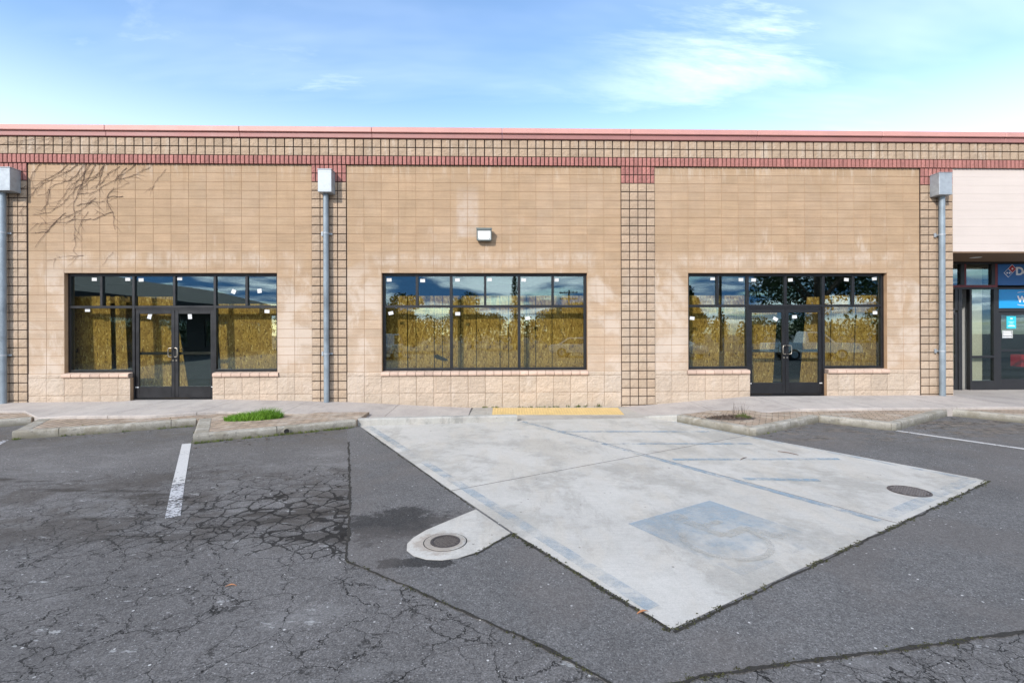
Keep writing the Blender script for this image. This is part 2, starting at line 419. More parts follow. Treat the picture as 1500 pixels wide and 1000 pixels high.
def m_conc(name,base,stain,warm,blotch=.5,spl=True):
    k=NT(name)
    big=k.noise(.7,6,.62,dist=.3); mid=k.noise(3,6,.65)
    c=k.mul(base,k.lin(big,.25,.75,.92,1.08))
    c=k.mix(k.math('MULTIPLY',k.ss(k.noise(1.1,6,.7,vec=k.vscale(k.pos,(1,1,1),rot=(0,0,R(30)),loc=(4,9,0))),.47,.62),blotch),c,stain)
    c=k.mix(k.math('MULTIPLY',k.ss(k.noise(1.9,6,.7,vec=k.vscale(k.pos,(1.3,.5,1),loc=(2,2,0))),.46,.62),.5),c,warm)
    # grey tyre scuffing lengthways and grime in the lows
    ty=k.noise(1,6,.7,vec=k.vscale(k.pos,(5,1.1,1),rot=(0,0,R(-30)),loc=(1,4,0)))
    c=k.mix(k.math('MULTIPLY',k.math('MULTIPLY',k.ss(ty,.50,.62),k.ss(k.noise(.6,3),.42,.56)),.5),c,stain)
    c=k.mix(k.math('MULTIPLY',k.ss(k.noise(6,6,.75),.52,.62),.30),c,stain)
    gx=k.math('SUBTRACT',k.xyz[0],-.50); gy=k.math('SUBTRACT',k.xyz[1],-7.52)
    gr=k.math('ADD',k.math('SQRT',k.math('ADD',k.math('MULTIPLY',gx,gx),k.math('MULTIPLY',gy,gy))),k.lin(k.noise(9,4,.7),.3,.7,-.07,.07))
    c=k.mix(k.math('MULTIPLY',k.ss(gr,.25,.17),.5),c,(.22,.165,.12))
    # broom streaks along the slab
    br=k.noise(1,4,.6,vec=k.vscale(k.pos,(3,60,1),rot=(0,0,R(-30))))
    c=k.mul(c,k.lin(br,.3,.7,.96,1.04))
    c=k.mul(c,k.lin(k.noise(90,4,.75),.25,.75,.80,1.18))
    c=k.mul(c,k.lin(k.noise(24,4,.7),.3,.7,.93,1.06))
    c=k.mul(c,k.lin(mid,.25,.75,.93,1.07))
    if spl:
        d=k.voro(2.6,out='Distance'); dc=k.voro(2.6,out='Color'); q=k.n('ShaderNodeSeparateColor'); k.l(dc,q.inputs[0])
        c=k.mix(k.math('MULTIPLY',k.math('MULTIPLY',k.ss(k.math('ADD',d,k.math('MULTIPLY',k.noise(40,3),.06)),.085,.06),k.ss(q.outputs[0],.72,.75)),.75),c,(.09,.085,.08))
        d=k.voro(11,out='Distance'); dc=k.voro(11,out='Color'); q=k.n('ShaderNodeSeparateColor'); k.l(dc,q.inputs[0])
        c=k.mix(k.math('MULTIPLY',k.math('MULTIPLY',k.ss(d,.14,.08),k.ss(q.outputs[1],.90,.92)),.7),c,(.11,.10,.09))
    c=k.mul(c,k.tint())
    return k.bsdf(c,.85,0,.3,k.bump(k.noise(130,3,.7),.25,.004))
M['slab']=m_conc('pale_concrete',(.445,.425,.388),(.315,.30,.268),(.44,.40,.34),.8)
M['walk']=m_conc('sidewalk_concrete',(.385,.345,.315),(.29,.26,.24),(.43,.385,.345),.6)
M['ramp']=m_conc('grey_ramp_concrete',(.36,.335,.30),(.26,.24,.21),(.40,.36,.30),.7)
M['kerbpale']=m_conc('pale_kerb_concrete',(.36,.35,.32),(.21,.205,.19),(.40,.37,.33),.8)
def m_kerb():
    k=NT('mossy_shaded_kerb_concrete')
    z=k.xyz[2]
    c=k.mul((.30,.28,.24),k.lin(k.noise(2,6,.65),.25,.75,.8,1.2))
    c=k.mul(c,k.lin(k.noise(60,4,.75),.25,.75,.78,1.2))
    c=k.mix(k.math('MULTIPLY',k.ss(k.noise(3.5,6,.7),.47,.60),.6),c,(.20,.175,.13))
    c=k.mix(k.math('MULTIPLY',k.ss(k.noise(2.7,6,.7,vec=k.vscale(k.pos,(1,1,1),loc=(7,1,4))),.54,.62),.6),c,(.42,.395,.35))
    jp=k.math('FRACT',k.math('DIVIDE',k.math('ADD',k.math('MULTIPLY',k.xyz[0],.866),k.math('MULTIPLY',k.xyz[1],.5)),1.62))
    c=k.mix(k.math('MULTIPLY',k.math('LESS_THAN',jp,.010),.8),c,(.05,.045,.035))
    low=k.math('MULTIPLY',k.ss(k.math('ADD',z,k.math('MULTIPLY',k.noise(6,5),.10)),-.09,-.20),.8)  # mossy stain towards the foot, which also paints shade on the kerb face
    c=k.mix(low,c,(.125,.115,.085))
    c=k.mix(k.math('MULTIPLY',k.ss(k.noise(9,5,.75),.56,.64),.55),c,(.11,.10,.09))
    return k.bsdf(c,.92,0,.25,k.bump(k.noise(60,5,.75),.5,.008))
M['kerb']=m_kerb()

def m_paver():
    k=NT('brick_pavers')
    vec=k.vscale(k.pos,(1,1,1),rot=(0,0,R(30)))
    b=k.n('ShaderNodeTexBrick'); k.l(vec,b.inputs['Vector']); b.inputs['Scale'].default_value=1
    b.inputs['Brick Width'].default_value=.205; b.inputs['Row Height'].default_value=.105; b.inputs['Mortar Size'].default_value=.007
    b.inputs['Mortar Smooth'].default_value=.2; b.inputs['Bias'].default_value=0
    b.inputs['Color1'].default_value=(.37,.285,.21,1); b.inputs['Color2'].default_value=(.28,.215,.165,1); b.inputs['Mortar'].default_value=(.10,.085,.055,1)
    c=k.mul(b.outputs['Color'],k.lin(k.noise(1.5,5,.65),.25,.75,.78,1.2))
    c=k.mix(k.math('MULTIPLY',k.ss(k.noise(2.2,5,.7),.48,.68),.55),c,(.47,.42,.36))
    c=k.mul(c,k.lin(k.noise(55,4,.75),.25,.75,.8,1.18))
    c=k.mix(k.math('MULTIPLY',k.ss(k.noise(4,5,.7,vec=k.vscale(k.pos,(1,1,1),loc=(3,3,3))),.60,.70),.4),c,(.12,.12,.06))
    h=k.math('MULTIPLY',b.outputs['Fac'],-1.0)
    return k.bsdf(c,.9,0,.25,k.bump(k.math('ADD',h,k.math('MULTIPLY',k.noise(60,4),.3)),.9,.012))
M['paver']=m_paver()

def m_paint(name,col,lo,hi,scale=14,fade=None,maxa=.95,stretch=(1,1,1)):
    """road paint worn through in patches"""
    k=NT(name)
    n=k.noise(scale,6,.75,vec=k.vscale(k.pos,stretch)); n2=k.noise(1.3,3,.5)
    a=k.math('ADD',n,k.math('MULTIPLY',k.math('SUBTRACT',n2,.5),.55))
    if fade: a=k.math('ADD',a,k.lin(k.math('ADD',k.math('MULTIPLY',k.xyz[0],fade[0]),k.math('MULTIPLY',k.xyz[1],fade[1])),fade[2],fade[3],.28,-.22))
    a=k.math('MULTIPLY',k.ss(a,lo,hi),maxa)
    c=k.mul(col,k.lin(k.noise(60,3,.7),.25,.75,.86,1.12))
    return k.bsdf(c,.8,0,.3,None,a)
M['white_paint']=m_paint('white_line_paint',(.50,.49,.475),.30,.47,30)
M['white_old']=m_paint('worn_line_paint',(.44,.44,.45),.40,.58,24)
M['blue_line']=m_paint('worn_blue_paint',(.23,.345,.43),.28,.70,7,maxa=.62)
M['blue_edge']=m_paint('worn_edge_paint',(.27,.37,.45),.34,.74,5,maxa=.42)
M['blue_strong']=m_paint('blue_line_paint',(.22,.325,.41),.30,.74,9,maxa=.6)
M['blue_square']=m_paint('faded_blue_paint',(.29,.37,.43),.20,.80,6,(.3,-.954,6.9,8.1),.56)
M['symbol']=m_paint('faded_symbol_paint',(.445,.425,.375),.30,.64,7,maxa=.55)

def m_leaf(name,c1,c2,trans=.25):
    k=NT(name)
    c=k.mix(k.ss(k.noise(1.6,4,.6),.3,.7),c1,c2)
    c=k.mul(c,k.tint())
    k.bsdf(c,.6,0,.3)
    return k.m
M['grass']=m_leaf('fresh_grass',(.075,.19,.012),(.14,.27,.02))
M['weed']=m_leaf('kerb_weed',(.075,.105,.02),(.13,.15,.035))
M['moss']=m_leaf('dark_moss',(.030,.032,.012),(.065,.068,.022))
M['deadweed']=m_leaf('dead_plant',(.07,.052,.042),(.15,.11,.085))
M['tree_dark']=m_leaf('dark_foliage',(.025,.05,.015),(.05,.085,.025))
M['tree_mid']=m_leaf('mid_foliage',(.05,.085,.025),(.09,.12,.035))

def m_stucco():
    k=NT('pale_siding')
    c=k.mul((.545,.475,.43),k.lin(k.noise(1.2,5,.6),.25,.75,.96,1.04))
    st=k.noise(1,4,.6,vec=k.vscale(k.pos,(.5,1,30)))
    c=k.mul(c,k.lin(st,.3,.7,.97,1.03)); c=k.mul(c,k.tint())
    return k.bsdf(c,.85,0,.3,k.bump(k.noise(80,4),.12,.004))
M['siding']=m_stucco()
M['soffit']=simple('brown_soffit',(.20,.125,.075),.9)

# ------------------------------------------------------------------ THE BUILDING
BAY=7.315; HALF=.4064; U=.2032
PC=[-3.975+BAY*i for i in (-2,-1,0,1,2)]          # pilaster centres
TOP=5.486
BL=PC[0]+HALF; XR=21.0
BASE=-.55
building=empty('storefront_building',(3.0,0,0),'long single-storey tan block storefront with red band and boarded-up windows','building')

def rnd(a,b): return random.uniform(a,b)
def unit_tint():
    t=random.gauss(1,.03); return max(.90,min(1.08,t))

def cut(rect,holes):
    out=[rect]
    for h in holes:
        nxt=[]
        for (a,b,c,d) in out:
            if h[0]>=b or h[1]<=a or h[2]>=d or h[3]<=c: nxt.append((a,b,c,d)); continue
            if h[0]>a: nxt.append((a,h[0],c,d))
            if h[1]<b: nxt.append((h[1],b,c,d))
            lo,hi=max(a,h[0]),min(b,h[1])
            if h[2]>c: nxt.append((lo,hi,c,h[2]))
            if h[3]<d: nxt.append((lo,hi,h[3],d))
        out=nxt
    return out

def wall_grid(mb,x0,x1,z0,z1,y0,y1,holes,tint=1.0):
    xs=sorted({x0,x1,*[h[0] for h in holes],*[h[1] for h in holes]}); xs=[x for x in xs if x0<=x<=x1]
    zs=sorted({z0,z1,*[h[2] for h in holes],*[h[3] for h in holes]}); zs=[z for z in zs if z0<=z<=z1]
    nx,nz=len(xs)-1,len(zs)-1
    def op(i,j):
        if i<0 or j<0 or i>=nx or j>=nz: return True
        cx,cz=(xs[i]+xs[i+1])/2,(zs[j]+zs[j+1])/2
        return any(h[0]<cx<h[1] and h[2]<cz<h[3] for h in holes)
    for i in range(nx):
        for j in range(nz):
            if op(i,j): continue
            a,b,c,d=xs[i],xs[i+1],zs[j],zs[j+1]
            mb.quad((a,y0,c),(b,y0,c),(b,y0,d),(a,y0,d),tint); mb.quad((b,y1,c),(a,y1,c),(a,y1,d),(b,y1,d),tint)
            if op(i-1,j): mb.quad((a,y1,c),(a,y0,c),(a,y0,d),(a,y1,d),tint)
            if op(i+1,j): mb.quad((b,y0,c),(b,y1,c),(b,y1,d),(b,y0,d),tint)
            if op(i,j-1): mb.quad((a,y1,c),(b,y1,c),(b,y0,c),(a,y0,c),tint)
            if op(i,j+1): mb.quad((a,y0,d),(b,y0,d),(b,y1,d),(a,y1,d),tint)

WT,WB,SB=2.946,.630,.508     # window head, frame bottom, sill underside
J=.0038
def panel(x0,holes,bh=None):
    """one bay of stack-bonded smooth block over a split-face base"""
    x1=x0+16*2*U
    bk=MB(); wall_grid(bk,x0,x1,BASE,TOP,.006,.24,holes)
    bk.build('wall_backing',M['mortar'],building)
    sm=MB(); sp=MB(); sp2=MB()
    door=any(h[2]<0 for h in holes)
    for c in range(24):
        z1=TOP-c*U; z0=z1-U
        for i in range(16):
            a=x0+i*2*U; t=unit_tint()
            for (p,q,r_,s_) in cut((a+J,a+2*U-J,z0+J,z1-J),holes):
                if q-p>.01 and s_-r_>.01: sm.block(p,q,r_,s_,0,.006,.0025,t)
    for (z0,z1) in ((SB,.6096),(SB-2*U,SB),(SB-4*U,SB-2*U)):
        for i in range(16):
            a=x0+i*2*U; t=unit_tint()
            for (p,q,r_,s_) in cut((a+J,a+2*U-J,z0+J,z1-J),holes):
                if q-p>.02 and s_-r_>.02: (sp2 if door and p>(x0+x1)/2 else sp).rough(p,q,r_,s_,-.010,.008,6,.008,.007,t)
    sm.build('block_wall',M['cmu'],building)
    for q_ in (sp,sp2):
        if q_.f: q_.build('split_face_base',M['split'],building)

def pilaster(xc):
    bk=MB(); bk.box(xc-HALF+.001,xc+HALF-.001,-.012,.25,BASE,TOP); bk.build('pilaster_core',M['joint'],building)
    b=MB(); r_=MB()
    z=TOP-2*U
    k=0
    g=.0108
    while z>BASE:
        for i in range(4):
            a=xc-HALF+i*U
            b.rough(a+g,a+U-g,z-U+g,z-g,-.036,-.008,4,.0065,.007,max(.84,min(1.12,random.gauss(1,.045))))
        z-=U
    for c in range(2):
        for i in range(8):
            a=xc-HALF+i*U/2
            r_.rough(a+.0115,a+U/2-.0115,TOP-(c+1)*U+g,TOP-c*U-g,-.036,-.008,4,.008,.008,max(.8,min(1.2,random.gauss(1,.08))))
    b.build('pilaster',M['pilaster'],building); r_.build('pilaster_cap',M['redblock'],building)

W1c,W2c,W3c=[PC[i]+BAY/2 for i in (1,2,3)]
HWID=6*2*U
h1=[(W1c-HWID,W1c+HWID,SB,WT),(W1c-.945,W1c+.945,BASE,SB)]
h2=[(W2c-HWID,W2c+HWID,SB,WT)]
h3=[(W3c-HWID,W3c+HWID,SB,WT),(W3c-.945,W3c+.945,BASE,SB)]
panel(PC[0]+HALF,[]); panel(PC[1]+HALF,h1); panel(PC[2]+HALF,h2); panel(PC[3]+HALF,h3)
for xc in PC[1:]: pilaster(xc)

# soldier course, frieze and coping run the whole length
fr=MB(); so=MB(); bk=MB()
bk.box(BL,XR,-.018,.25,TOP+.001,TOP+3*U)
i=0
x=PC[4]+HALF
xs=[]
a=PC[2]-HALF-140*U/2
while a<XR-.1:
    if a>BL: so.rough(a+.0135,a+U/2-.0135,TOP+.004,TOP+U-.012,-.062,-.012,4,.007,.006,max(.78,min(1.2,random.gauss(1,.08))))
    a+=U/2
a=PC[2]-HALF-70*U
while a<XR-.2:
    if a>BL:
        for c in (1,2):
            fr.rough(a+.0135,a+U-.0135,TOP+c*U+.012,TOP+(c+1)*U-.012,-.045,-.012,4,.007,.007,max(.85,min(1.12,random.gauss(1,.05))))
    a+=U
bk.build('band_backing',M['joint'],building); so.build('soldier_course',M['redblock'],building); fr.build('frieze',M['pilaster'],building)
cp=MB(); ch=MB()
zc=TOP+3*U
joints=[BL]
while joints[-1]<XR-3.05: joints.append(joints[-1]+3.05)
joints.append(XR)
for a,b in zip(joints,joints[1:]):
    cp.cbox(a+.002,b-.002,-.085,.28,zc+.002,zc+.115,.008,rnd(.94,1.05))
    ch.cbox(a+.002,b-.002,-.130,.30,zc+.118,zc+.245,.012,rnd(.96,1.04))
cp.build('coping',M['coping'],building); ch.build('coping_cap',M['coping_lit'],building)

# roof slab, back and interior shell
s=MB(); s.box(BL,XR,.25,14,5.0,5.3); s.build('roof',M['roofdark'],building)
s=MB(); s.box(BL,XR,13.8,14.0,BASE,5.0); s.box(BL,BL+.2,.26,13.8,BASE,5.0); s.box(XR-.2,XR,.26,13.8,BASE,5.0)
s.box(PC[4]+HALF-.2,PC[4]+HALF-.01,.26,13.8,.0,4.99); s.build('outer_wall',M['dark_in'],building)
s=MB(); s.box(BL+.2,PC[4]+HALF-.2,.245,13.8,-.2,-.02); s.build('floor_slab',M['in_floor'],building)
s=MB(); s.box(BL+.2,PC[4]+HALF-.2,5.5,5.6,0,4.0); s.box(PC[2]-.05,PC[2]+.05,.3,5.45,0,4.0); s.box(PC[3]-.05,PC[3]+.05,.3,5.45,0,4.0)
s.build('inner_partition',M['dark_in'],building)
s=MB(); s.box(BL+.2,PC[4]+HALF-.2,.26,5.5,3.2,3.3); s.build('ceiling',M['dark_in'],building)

# sills
def sill(x0,x1):
    b=MB(); n=round((x1-x0)/U); w=(x1-x0)/n
    for i in range(n):
        a=x0+i*w+.006; c=a+w-.012
        z0,z1=SB+.006,WB-.004
        prof=[(.13,z0),(-.038,z0),(-.052,z0+.018),(-.055,z0+.055),(-.045,z0+.082),(-.015,z0+.098),(.13,z1)]
        n2=len(prof); t=max(.85,min(1.12,random.gauss(1,.06)))
        vs=[(a,y,z) for y,z in prof]+[(c,y,z) for y,z in prof]
        F=[tuple(range(n2-1,-1,-1)),tuple(range(n2,2*n2))]+[(k,(k+1)%n2,n2+(k+1)%n2,n2+k) for k in range(n2)]
        b.add(vs,F,t)
    b.box(x0,x1,-.03,.125,SB+.012,WB-.02,.45)
    b.build('window_sill',M['sill'],building)
sill(W2c-HWID-.02,W2c+HWID+.02)
for w in (W1c,W3c):
    sill(w-HWID-.04,w-.955); sill(w+.955,w+HWID+.04)

# storefront glazing ------------------------------------------------------
FY0,FY1,GY=.10,.215,.140
def bar_v(mb,x,w,z0,z1,y0=FY0,y1=FY1): mb.cbox(x-w/2,x+w/2,y0,y1,z0,z1,.003)
def bar_h(mb,x0,x1,z,w,y0=FY0+.002,y1=FY1-.002): mb.cbox(x0,x1,y0,y1,z-w/2,z+w/2,.003)
def pane(win,x0,x1,z0,z1):
    g=MB(); g.box(x0,x1,GY,GY+.006,z0,z1); return g.build('pane',M['glass'],win)
def stick(win,x,z,ang=0,w=.115,h=.078):
    g=MB(); a=R(ang); c,s_=math.cos(a),math.sin(a)
    P=[(-w/2,-h/2),(w/2,-h/2),(w/2,h/2),(-w/2,h/2)]
    q=[(x+u*c-v*s_,z+u*s_+v*c) for u,v in P]
    vs=[(p[0],GY-.0015,p[1]) for p in q]+[(p[0],GY-.0003,p[1]) for p in q]
    g.add(vs,[(0,1,2,3),(7,6,5,4),(0,4,5,1),(1,5,6,2),(2,6,7,3),(3,7,4,0)])
    return g.build('sticker',M['sticker'],win)
TZ=2.160; FW=.06; MW=.058
def window(wc,door,stickers,dstick,label):
    f=MB(); L,Rr=wc-HWID,wc+HWID
    bar_v(f,L+FW/2+.002,FW,WB,WT-.002); bar_v(f,Rr-FW/2-.002,FW,WB,WT-.002)
    bar_h(f,L+FW,Rr-FW,WT-.034,.064)
    vs=[-1.68,-.94,0,.94,1.68] if door else [(-2+i)*.8128 for i in range(5)]
    if door:
        bar_h(f,L+FW,wc-.94-MW/2,WB+.03,FW); bar_h(f,wc+.94+MW/2,Rr-FW,WB+.03,FW)
        for v in vs:
            lo=TZ if abs(v)!=.94 else -.02
            bar_v(f,wc+v,MW,lo+(.03 if lo>0 else 0),WT-.066)
        bar_h(f,L+FW,wc-.94-MW/2,TZ,FW); bar_h(f,wc+.94+MW/2,Rr-FW,TZ,FW)
        bar_h(f,wc-.94+MW/2,wc+.94-MW/2,TZ,FW)
        bar_h(f,wc-.94+MW/2,wc+.94-MW/2,TZ-.053,.045,FY0+.02,FY1-.01)
        f.box(wc-.91,wc+.91,FY0-.03,FY1+.03,-.019,.012)
    else:
        bar_h(f,L+FW,Rr-FW,WB+.03,FW); bar_h(f,L+FW,Rr-FW,TZ,FW)
        for i,v in enumerate(vs):
            bar_v(f,wc+v,MW+(.008 if i%2 else 0),TZ+.03,WT-.066)
            if i%2: bar_v(f,wc+v,MW+.008,WB+.06,TZ-.03)
    w=f.build('storefront_window',M['frame'],building); 
    edges=[L+FW]+[wc+v for v in vs]+[Rr-FW]
    for i in range(len(edges)-1):
        a=edges[i]+(MW/2 if i else 0); b=edges[i+1]-(MW/2 if i<len(edges)-2 else 0)
        pane(w,a,b,TZ+.03,WT-.066)
    if door: lows=[(L+FW,wc-.94-MW/2),(wc+.94+MW/2,Rr-FW)]
    else: lows=[(L+FW,wc-.8128-.03),(wc-.8128+.03,wc+.8128-.03),(wc+.8128+.03,Rr-FW)]
    for a,b in lows: pane(w,a,b,WB+.06,TZ-.03)
    for s_ in stickers: stick(w,*s_)
    if door:
        for sg in (-1,1):
            x0,x1=(wc-.905,wc-.004) if sg<0 else (wc+.004,wc+.905)
            d=MB(); dt=TZ-.078
            for (p,q) in ((x0,x0+.078),(x1-.078,x1)): d.cbox(p,q,FY0+.02,FY0+.068,.02,dt,.004)
            d.cbox(x0+.078,x1-.078,FY0+.021,FY0+.067,.02,.29,.004); d.cbox(x0+.078,x1-.078,FY0+.021,FY0+.067,dt-.085,dt,.004)
            do=d.build('door',M['frame'],building)
            pane(do,x0+.078,x1-.078,.29,dt-.085)
            pb=MB(); pb.cbox(x0+.05,x1-.05,FY0+.072,FY0+.115,1.03,1.10,.006); pb.build('push_bar',M['frame2'],do)
            hx=x1-.035 if sg<0 else x0+.035
            hb=hx-.055 if sg<0 else hx+.055
            h=MB(); y=FY0-.045
            h.tube([(hx,FY0+.02,.985),(hx,y,.985)],.010,8); h.tube([(hx,FY0+.02,1.195),(hx,y,1.195)],.010,8)
            h.tube([(hx,y,.985),(hb,y-.01,.99),(hb+sg*.012,y-.012,1.03),(hb+sg*.012,y-.012,1.15),(hb,y-.01,1.19),(hx,y,1.195)],.0115,8)
            h.build('pull_handle',M['steel'],do)
            lk=MB(); lk.tube([(hx,FY0+.021,.90),(hx,FY0+.012,.90)],.02,12); lk.build('lock',M['steel'],do)
            cl=MB(); cl.cbox(x0+.08,x0+.40,FY0+.07,FY0+.12,dt-.075,dt-.02,.005) if sg<0 else cl.cbox(x1-.40,x1-.08,FY0+.07,FY0+.12,dt-.075,dt-.02,.005)
            cl.build('door_closer',M['frame2'],do)
            for s_ in dstick:
                if x0<s_[0]<x1: stick(do,*s_)
            ex=x0+.03 if sg<0 else x1-.03
            s2=MB(); s2.box(ex-.035,ex+.035,FY0+.0185,FY0+.0199,.262,.284); s2.build('decal',M['sticker'],do)
    return w
window(W1c,True,[(-9.498,2.814),(-8.727,2.814),(-8.42,2.798,2),(-7.527,2.83,1),(-6.273,2.522,-24,.10,.10),(-5.667,2.538,8,.10,.10),(-9.657,2.092,2),(-5.493,2.051,-3)],
       [(-8.226,1.945,-15,.09,.13),(-7.292,1.942,4,.09,.13)],'')
window(W2c,False,[(-2.609,2.796,2),(-1.813,2.779,-1),(-.982,2.795),(-.213,2.803,3),(.608,2.794,-3),(1.399,2.794,1),(-2.571,2.004,12),(-.977,1.985),(.703,1.874,8)],[],'')
window(W3c,True,[(5.213,2.826),(5.912,2.801),(6.224,2.792,-3),(7.137,2.792,2),(8.532,2.80,-4),(9.232,2.825,8),(4.706,1.864,-6),(9.246,1.987)],
       [(6.761,1.842,-28,.12,.08),(7.236,1.891,3)],'')

# neighbouring unit: pale siding over a recessed glazed front -----------------
XN=PC[4]+HALF
SZ=3.468
s=MB()
n=int((TOP-SZ)/U)
zz=TOP
while zz>SZ+.01:
    z0=max(SZ,zz-U); s.cbox(XN+.004,XR,-.004,.2,z0+.0005,zz-.0005,.0016,rnd(.995,1.005)); zz=z0
s.build('siding_fascia',M['siding'],building)
s=MB(); s.box(XN+.002,XR,.002,1.7,SZ-.03,SZ+.02); s.build('soffit',M['soffit'],building)
s=MB(); s.box(XN-.2,XN-.003,.24,1.7,BASE,SZ+.01); s.build('return_wall',M['stucco_tan'],building)
for lx in (12.4,16.2):
    s=MB(); s.lathe([(.001,-.034),(.11,-.034),(.125,-.03)],(lx,.75,SZ),24); s.build('soffit_light',M['lens'],building)
NY=1.5
f=MB(); rf=MB()
def nb(mb,x0,x1,z0,z1,y0=NY,y1=NY+.11): mb.cbox(x0,x1,y0,y1,z0,z1,.003)
FZ=-.10
nb(f,XN+.01,XN+.06,FZ,SZ-.03); nb(f,12.72,12.83,2.80,SZ-.09); nb(rf,12.832,12.885,2.80,SZ-.09)
nb(f,13.60,13.70,2.80,SZ-.09); nb(rf,13.702,13.772,2.80,SZ-.09)
nb(f,XN+.06,17.5,SZ-.088,SZ-.032)
nb(rf,XN+.06,13.772,2.735,2.798); nb(f,XN+.06,16.5,2.68,2.733)
nb(f,12.56,12.64,2.10,2.678); nb(f,XN+.06,12.56,2.10,2.165); nb(f,12.66,12.76,FZ,2.678)
nb(f,13.66,13.80,FZ,2.678); nb(f,13.80,16.5,2.06,2.155)
nb(f,12.98,13.04,FZ,2.678) 
nb(f,13.04,13.66,.79,.85); nb(f,13.04,13.66,FZ,.16)
nb(f,15.25,15.36,FZ,2.06); nb(f,16.5,16.6,FZ,SZ-.09); nb(f,15.36,16.5,FZ,.16)
fw=f.build('shopfront_window',M['frame2'],building); rf.build('red_frame',M['redframe'],fw)
def npane(par,x0,x1,z0,z1):
    g=MB(); g.box(x0,x1,NY+.05,NY+.056,z0,z1); return g.build('pane',M['glass'],par)
for a in ((XN+.06,12.72,2.80,3.38),(12.885,13.60,2.80,3.38),(XN+.06,12.56,2.165,2.68),(13.04,13.66,.85,2.68),(13.04,13.66,.16,.79),(15.36,16.5,.16,2.06)): npane(fw,*a)
def ndoor(x0,x1,rail,base):
    d=MB()
    for p,q in ((x0,x0+.075),(x1-.075,x1)): d.cbox(p,q,NY+.02,NY+.068,FZ+.01,2.05,.004)
    d.cbox(x0+.075,x1-.075,NY+.021,NY+.067,FZ+.01,base,.004); d.cbox(x0+.075,x1-.075,NY+.021,NY+.067,1.97,2.05,.004); d.cbox(x0+.075,x1-.075,NY+.021,NY+.067,rail-.03,rail+.03,.004)
    o=d.build('door',M['frame2'],building)
    npane(o,x0+.075,x1-.075,base,rail-.03); npane(o,x0+.075,x1-.075,rail+.03,1.97)
    return o
ndoor(11.62,12.655,.84,.19); d2=ndoor(13.81,15.24,.99,.20)
# lit-side poster and hours decal on the right-hand door
g=MB(); g.box(14.065,14.336,NY+.046,NY+.049,1.597,1.937); ps=g.build('poster',M['poster'],d2)
g=MB()
for (a,b,c,d) in ((14.10,14.30,1.655,1.675),(14.13,14.27,1.70,1.708),(14.15,14.25,1.74,1.748),(14.12,14.28,1.78,1.788),(14.17,14.24,1.86,1.885)): g.box(a,b,NY+.0445,NY+.0459,c,d)
g.build('poster_text',M['signwhite'],ps)
g=MB()
for (a,b,c,d) in ((13.948,14.238,1.333,1.341),(13.948,14.238,1.534,1.542),(13.948,13.956,1.341,1.534),(14.230,14.238,1.341,1.534)): g.box(a,b,NY+.0465,NY+.049,c,d)
xx=13.968
for row,(z0,z1) in enumerate(((1.490,1.522),(1.435,1.478),(1.355,1.385))):
    xx=13.972
    while xx<14.205:
        w=rnd(.012,.022); g.box(xx,min(xx+w,14.214),NY+.0465,NY+.049,z0,z1); xx+=w+.006
    
g.box(13.968,14.218,NY+.0465,NY+.049,1.402,1.424)
g.build('hours_decal',M['signwhite'],d2)
# things inside the neighbour: white wall panel, light-coloured column, dark back
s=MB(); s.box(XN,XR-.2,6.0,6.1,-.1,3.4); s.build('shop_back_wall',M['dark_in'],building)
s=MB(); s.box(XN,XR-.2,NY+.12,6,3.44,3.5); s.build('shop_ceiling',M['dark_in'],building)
for bx in ((11.3,12.95,NY+.30,NY+.40,-.1,2.15),(13.06,13.48,NY+.16,NY+.36,-.1,3.3),(14.05,14.75,NY+2.2,NY+2.3,-.1,.95)):
    s=MB(); s.box(*bx); s.build('white_partition',M['white_in'],building)
s=MB(); s.box(13.98,14.32,NY+1.2,NY+1.5,.3,1.32); s.build('counter_stand',M['siding'],building)
s=MB(); s.box(14.98,15.2,NY+.5,NY+.8,.5,.85); s.build('red_cooler',M['signred'],building)

# signs: the upper fascia panel with the domino emblem, the lower greeting panel
def text(body,x,y,z,size,mat,parent,name,bold=.0):
    cu=bpy.data.curves.new(name,'FONT'); cu.body=body; cu.size=size; cu.extrude=.004; cu.offset=bold; cu.align_x='LEFT'
    o=bpy.data.objects.new(name,cu); COL.objects.link(o)
    dg=bpy.context.evaluated_depsgraph_get()
    me=bpy.data.meshes.new_from_object(o.evaluated_get(dg)); bpy.data.objects.remove(o)
    ob=bpy.data.objects.new(name,me); COL.objects.link(ob)
    ob.parent=parent
    off=Vector((0,0,0)); q=parent
    while q is not None: off+=Vector(q.location); q=q.parent
    ob.location=Vector((x,y,z))-off; ob.rotation_euler=(R(90),0,0)
    me.materials.clear(); me.materials.append(mat)
    at=me.attributes.new('tint','FLOAT','POINT'); at.data.foreach_set('value',[1.0]*len(me.vertices)); return ob
sg=empty('shop_sign',(15.0,NY-.01,2.79),'deep blue shop sign panel with domino emblem and white lettering','sign')
b=MB(); b.cbox(13.776,16.48,NY-.005,NY+.045,2.79,SZ-.095,.004); sp_=b.build('sign_panel',M['signblue'],sg)
def diamond(mb,cx,cz,w,h,ang,y0,y1):
    a=R(ang);c,s_=math.cos(a),math.sin(a)
    q=[(cx+u*c-v*s_,cz+u*s_+v*c) for u,v in ((-w/2,-h/2),(w/2,-h/2),(w/2,h/2),(-w/2,h/2))]
    vs=[(p[0],y0,p[1]) for p in q]+[(p[0],y1,p[1]) for p in q]
    mb.add(vs,[(0,1,2,3),(7,6,5,4),(0,4,5,1),(1,5,6,2),(2,6,7,3),(3,7,4,0)])
cx,cz=14.115,3.185; tilt=45
dirx,dirz=math.cos(R(tilt)),math.sin(R(tilt))
e=.115
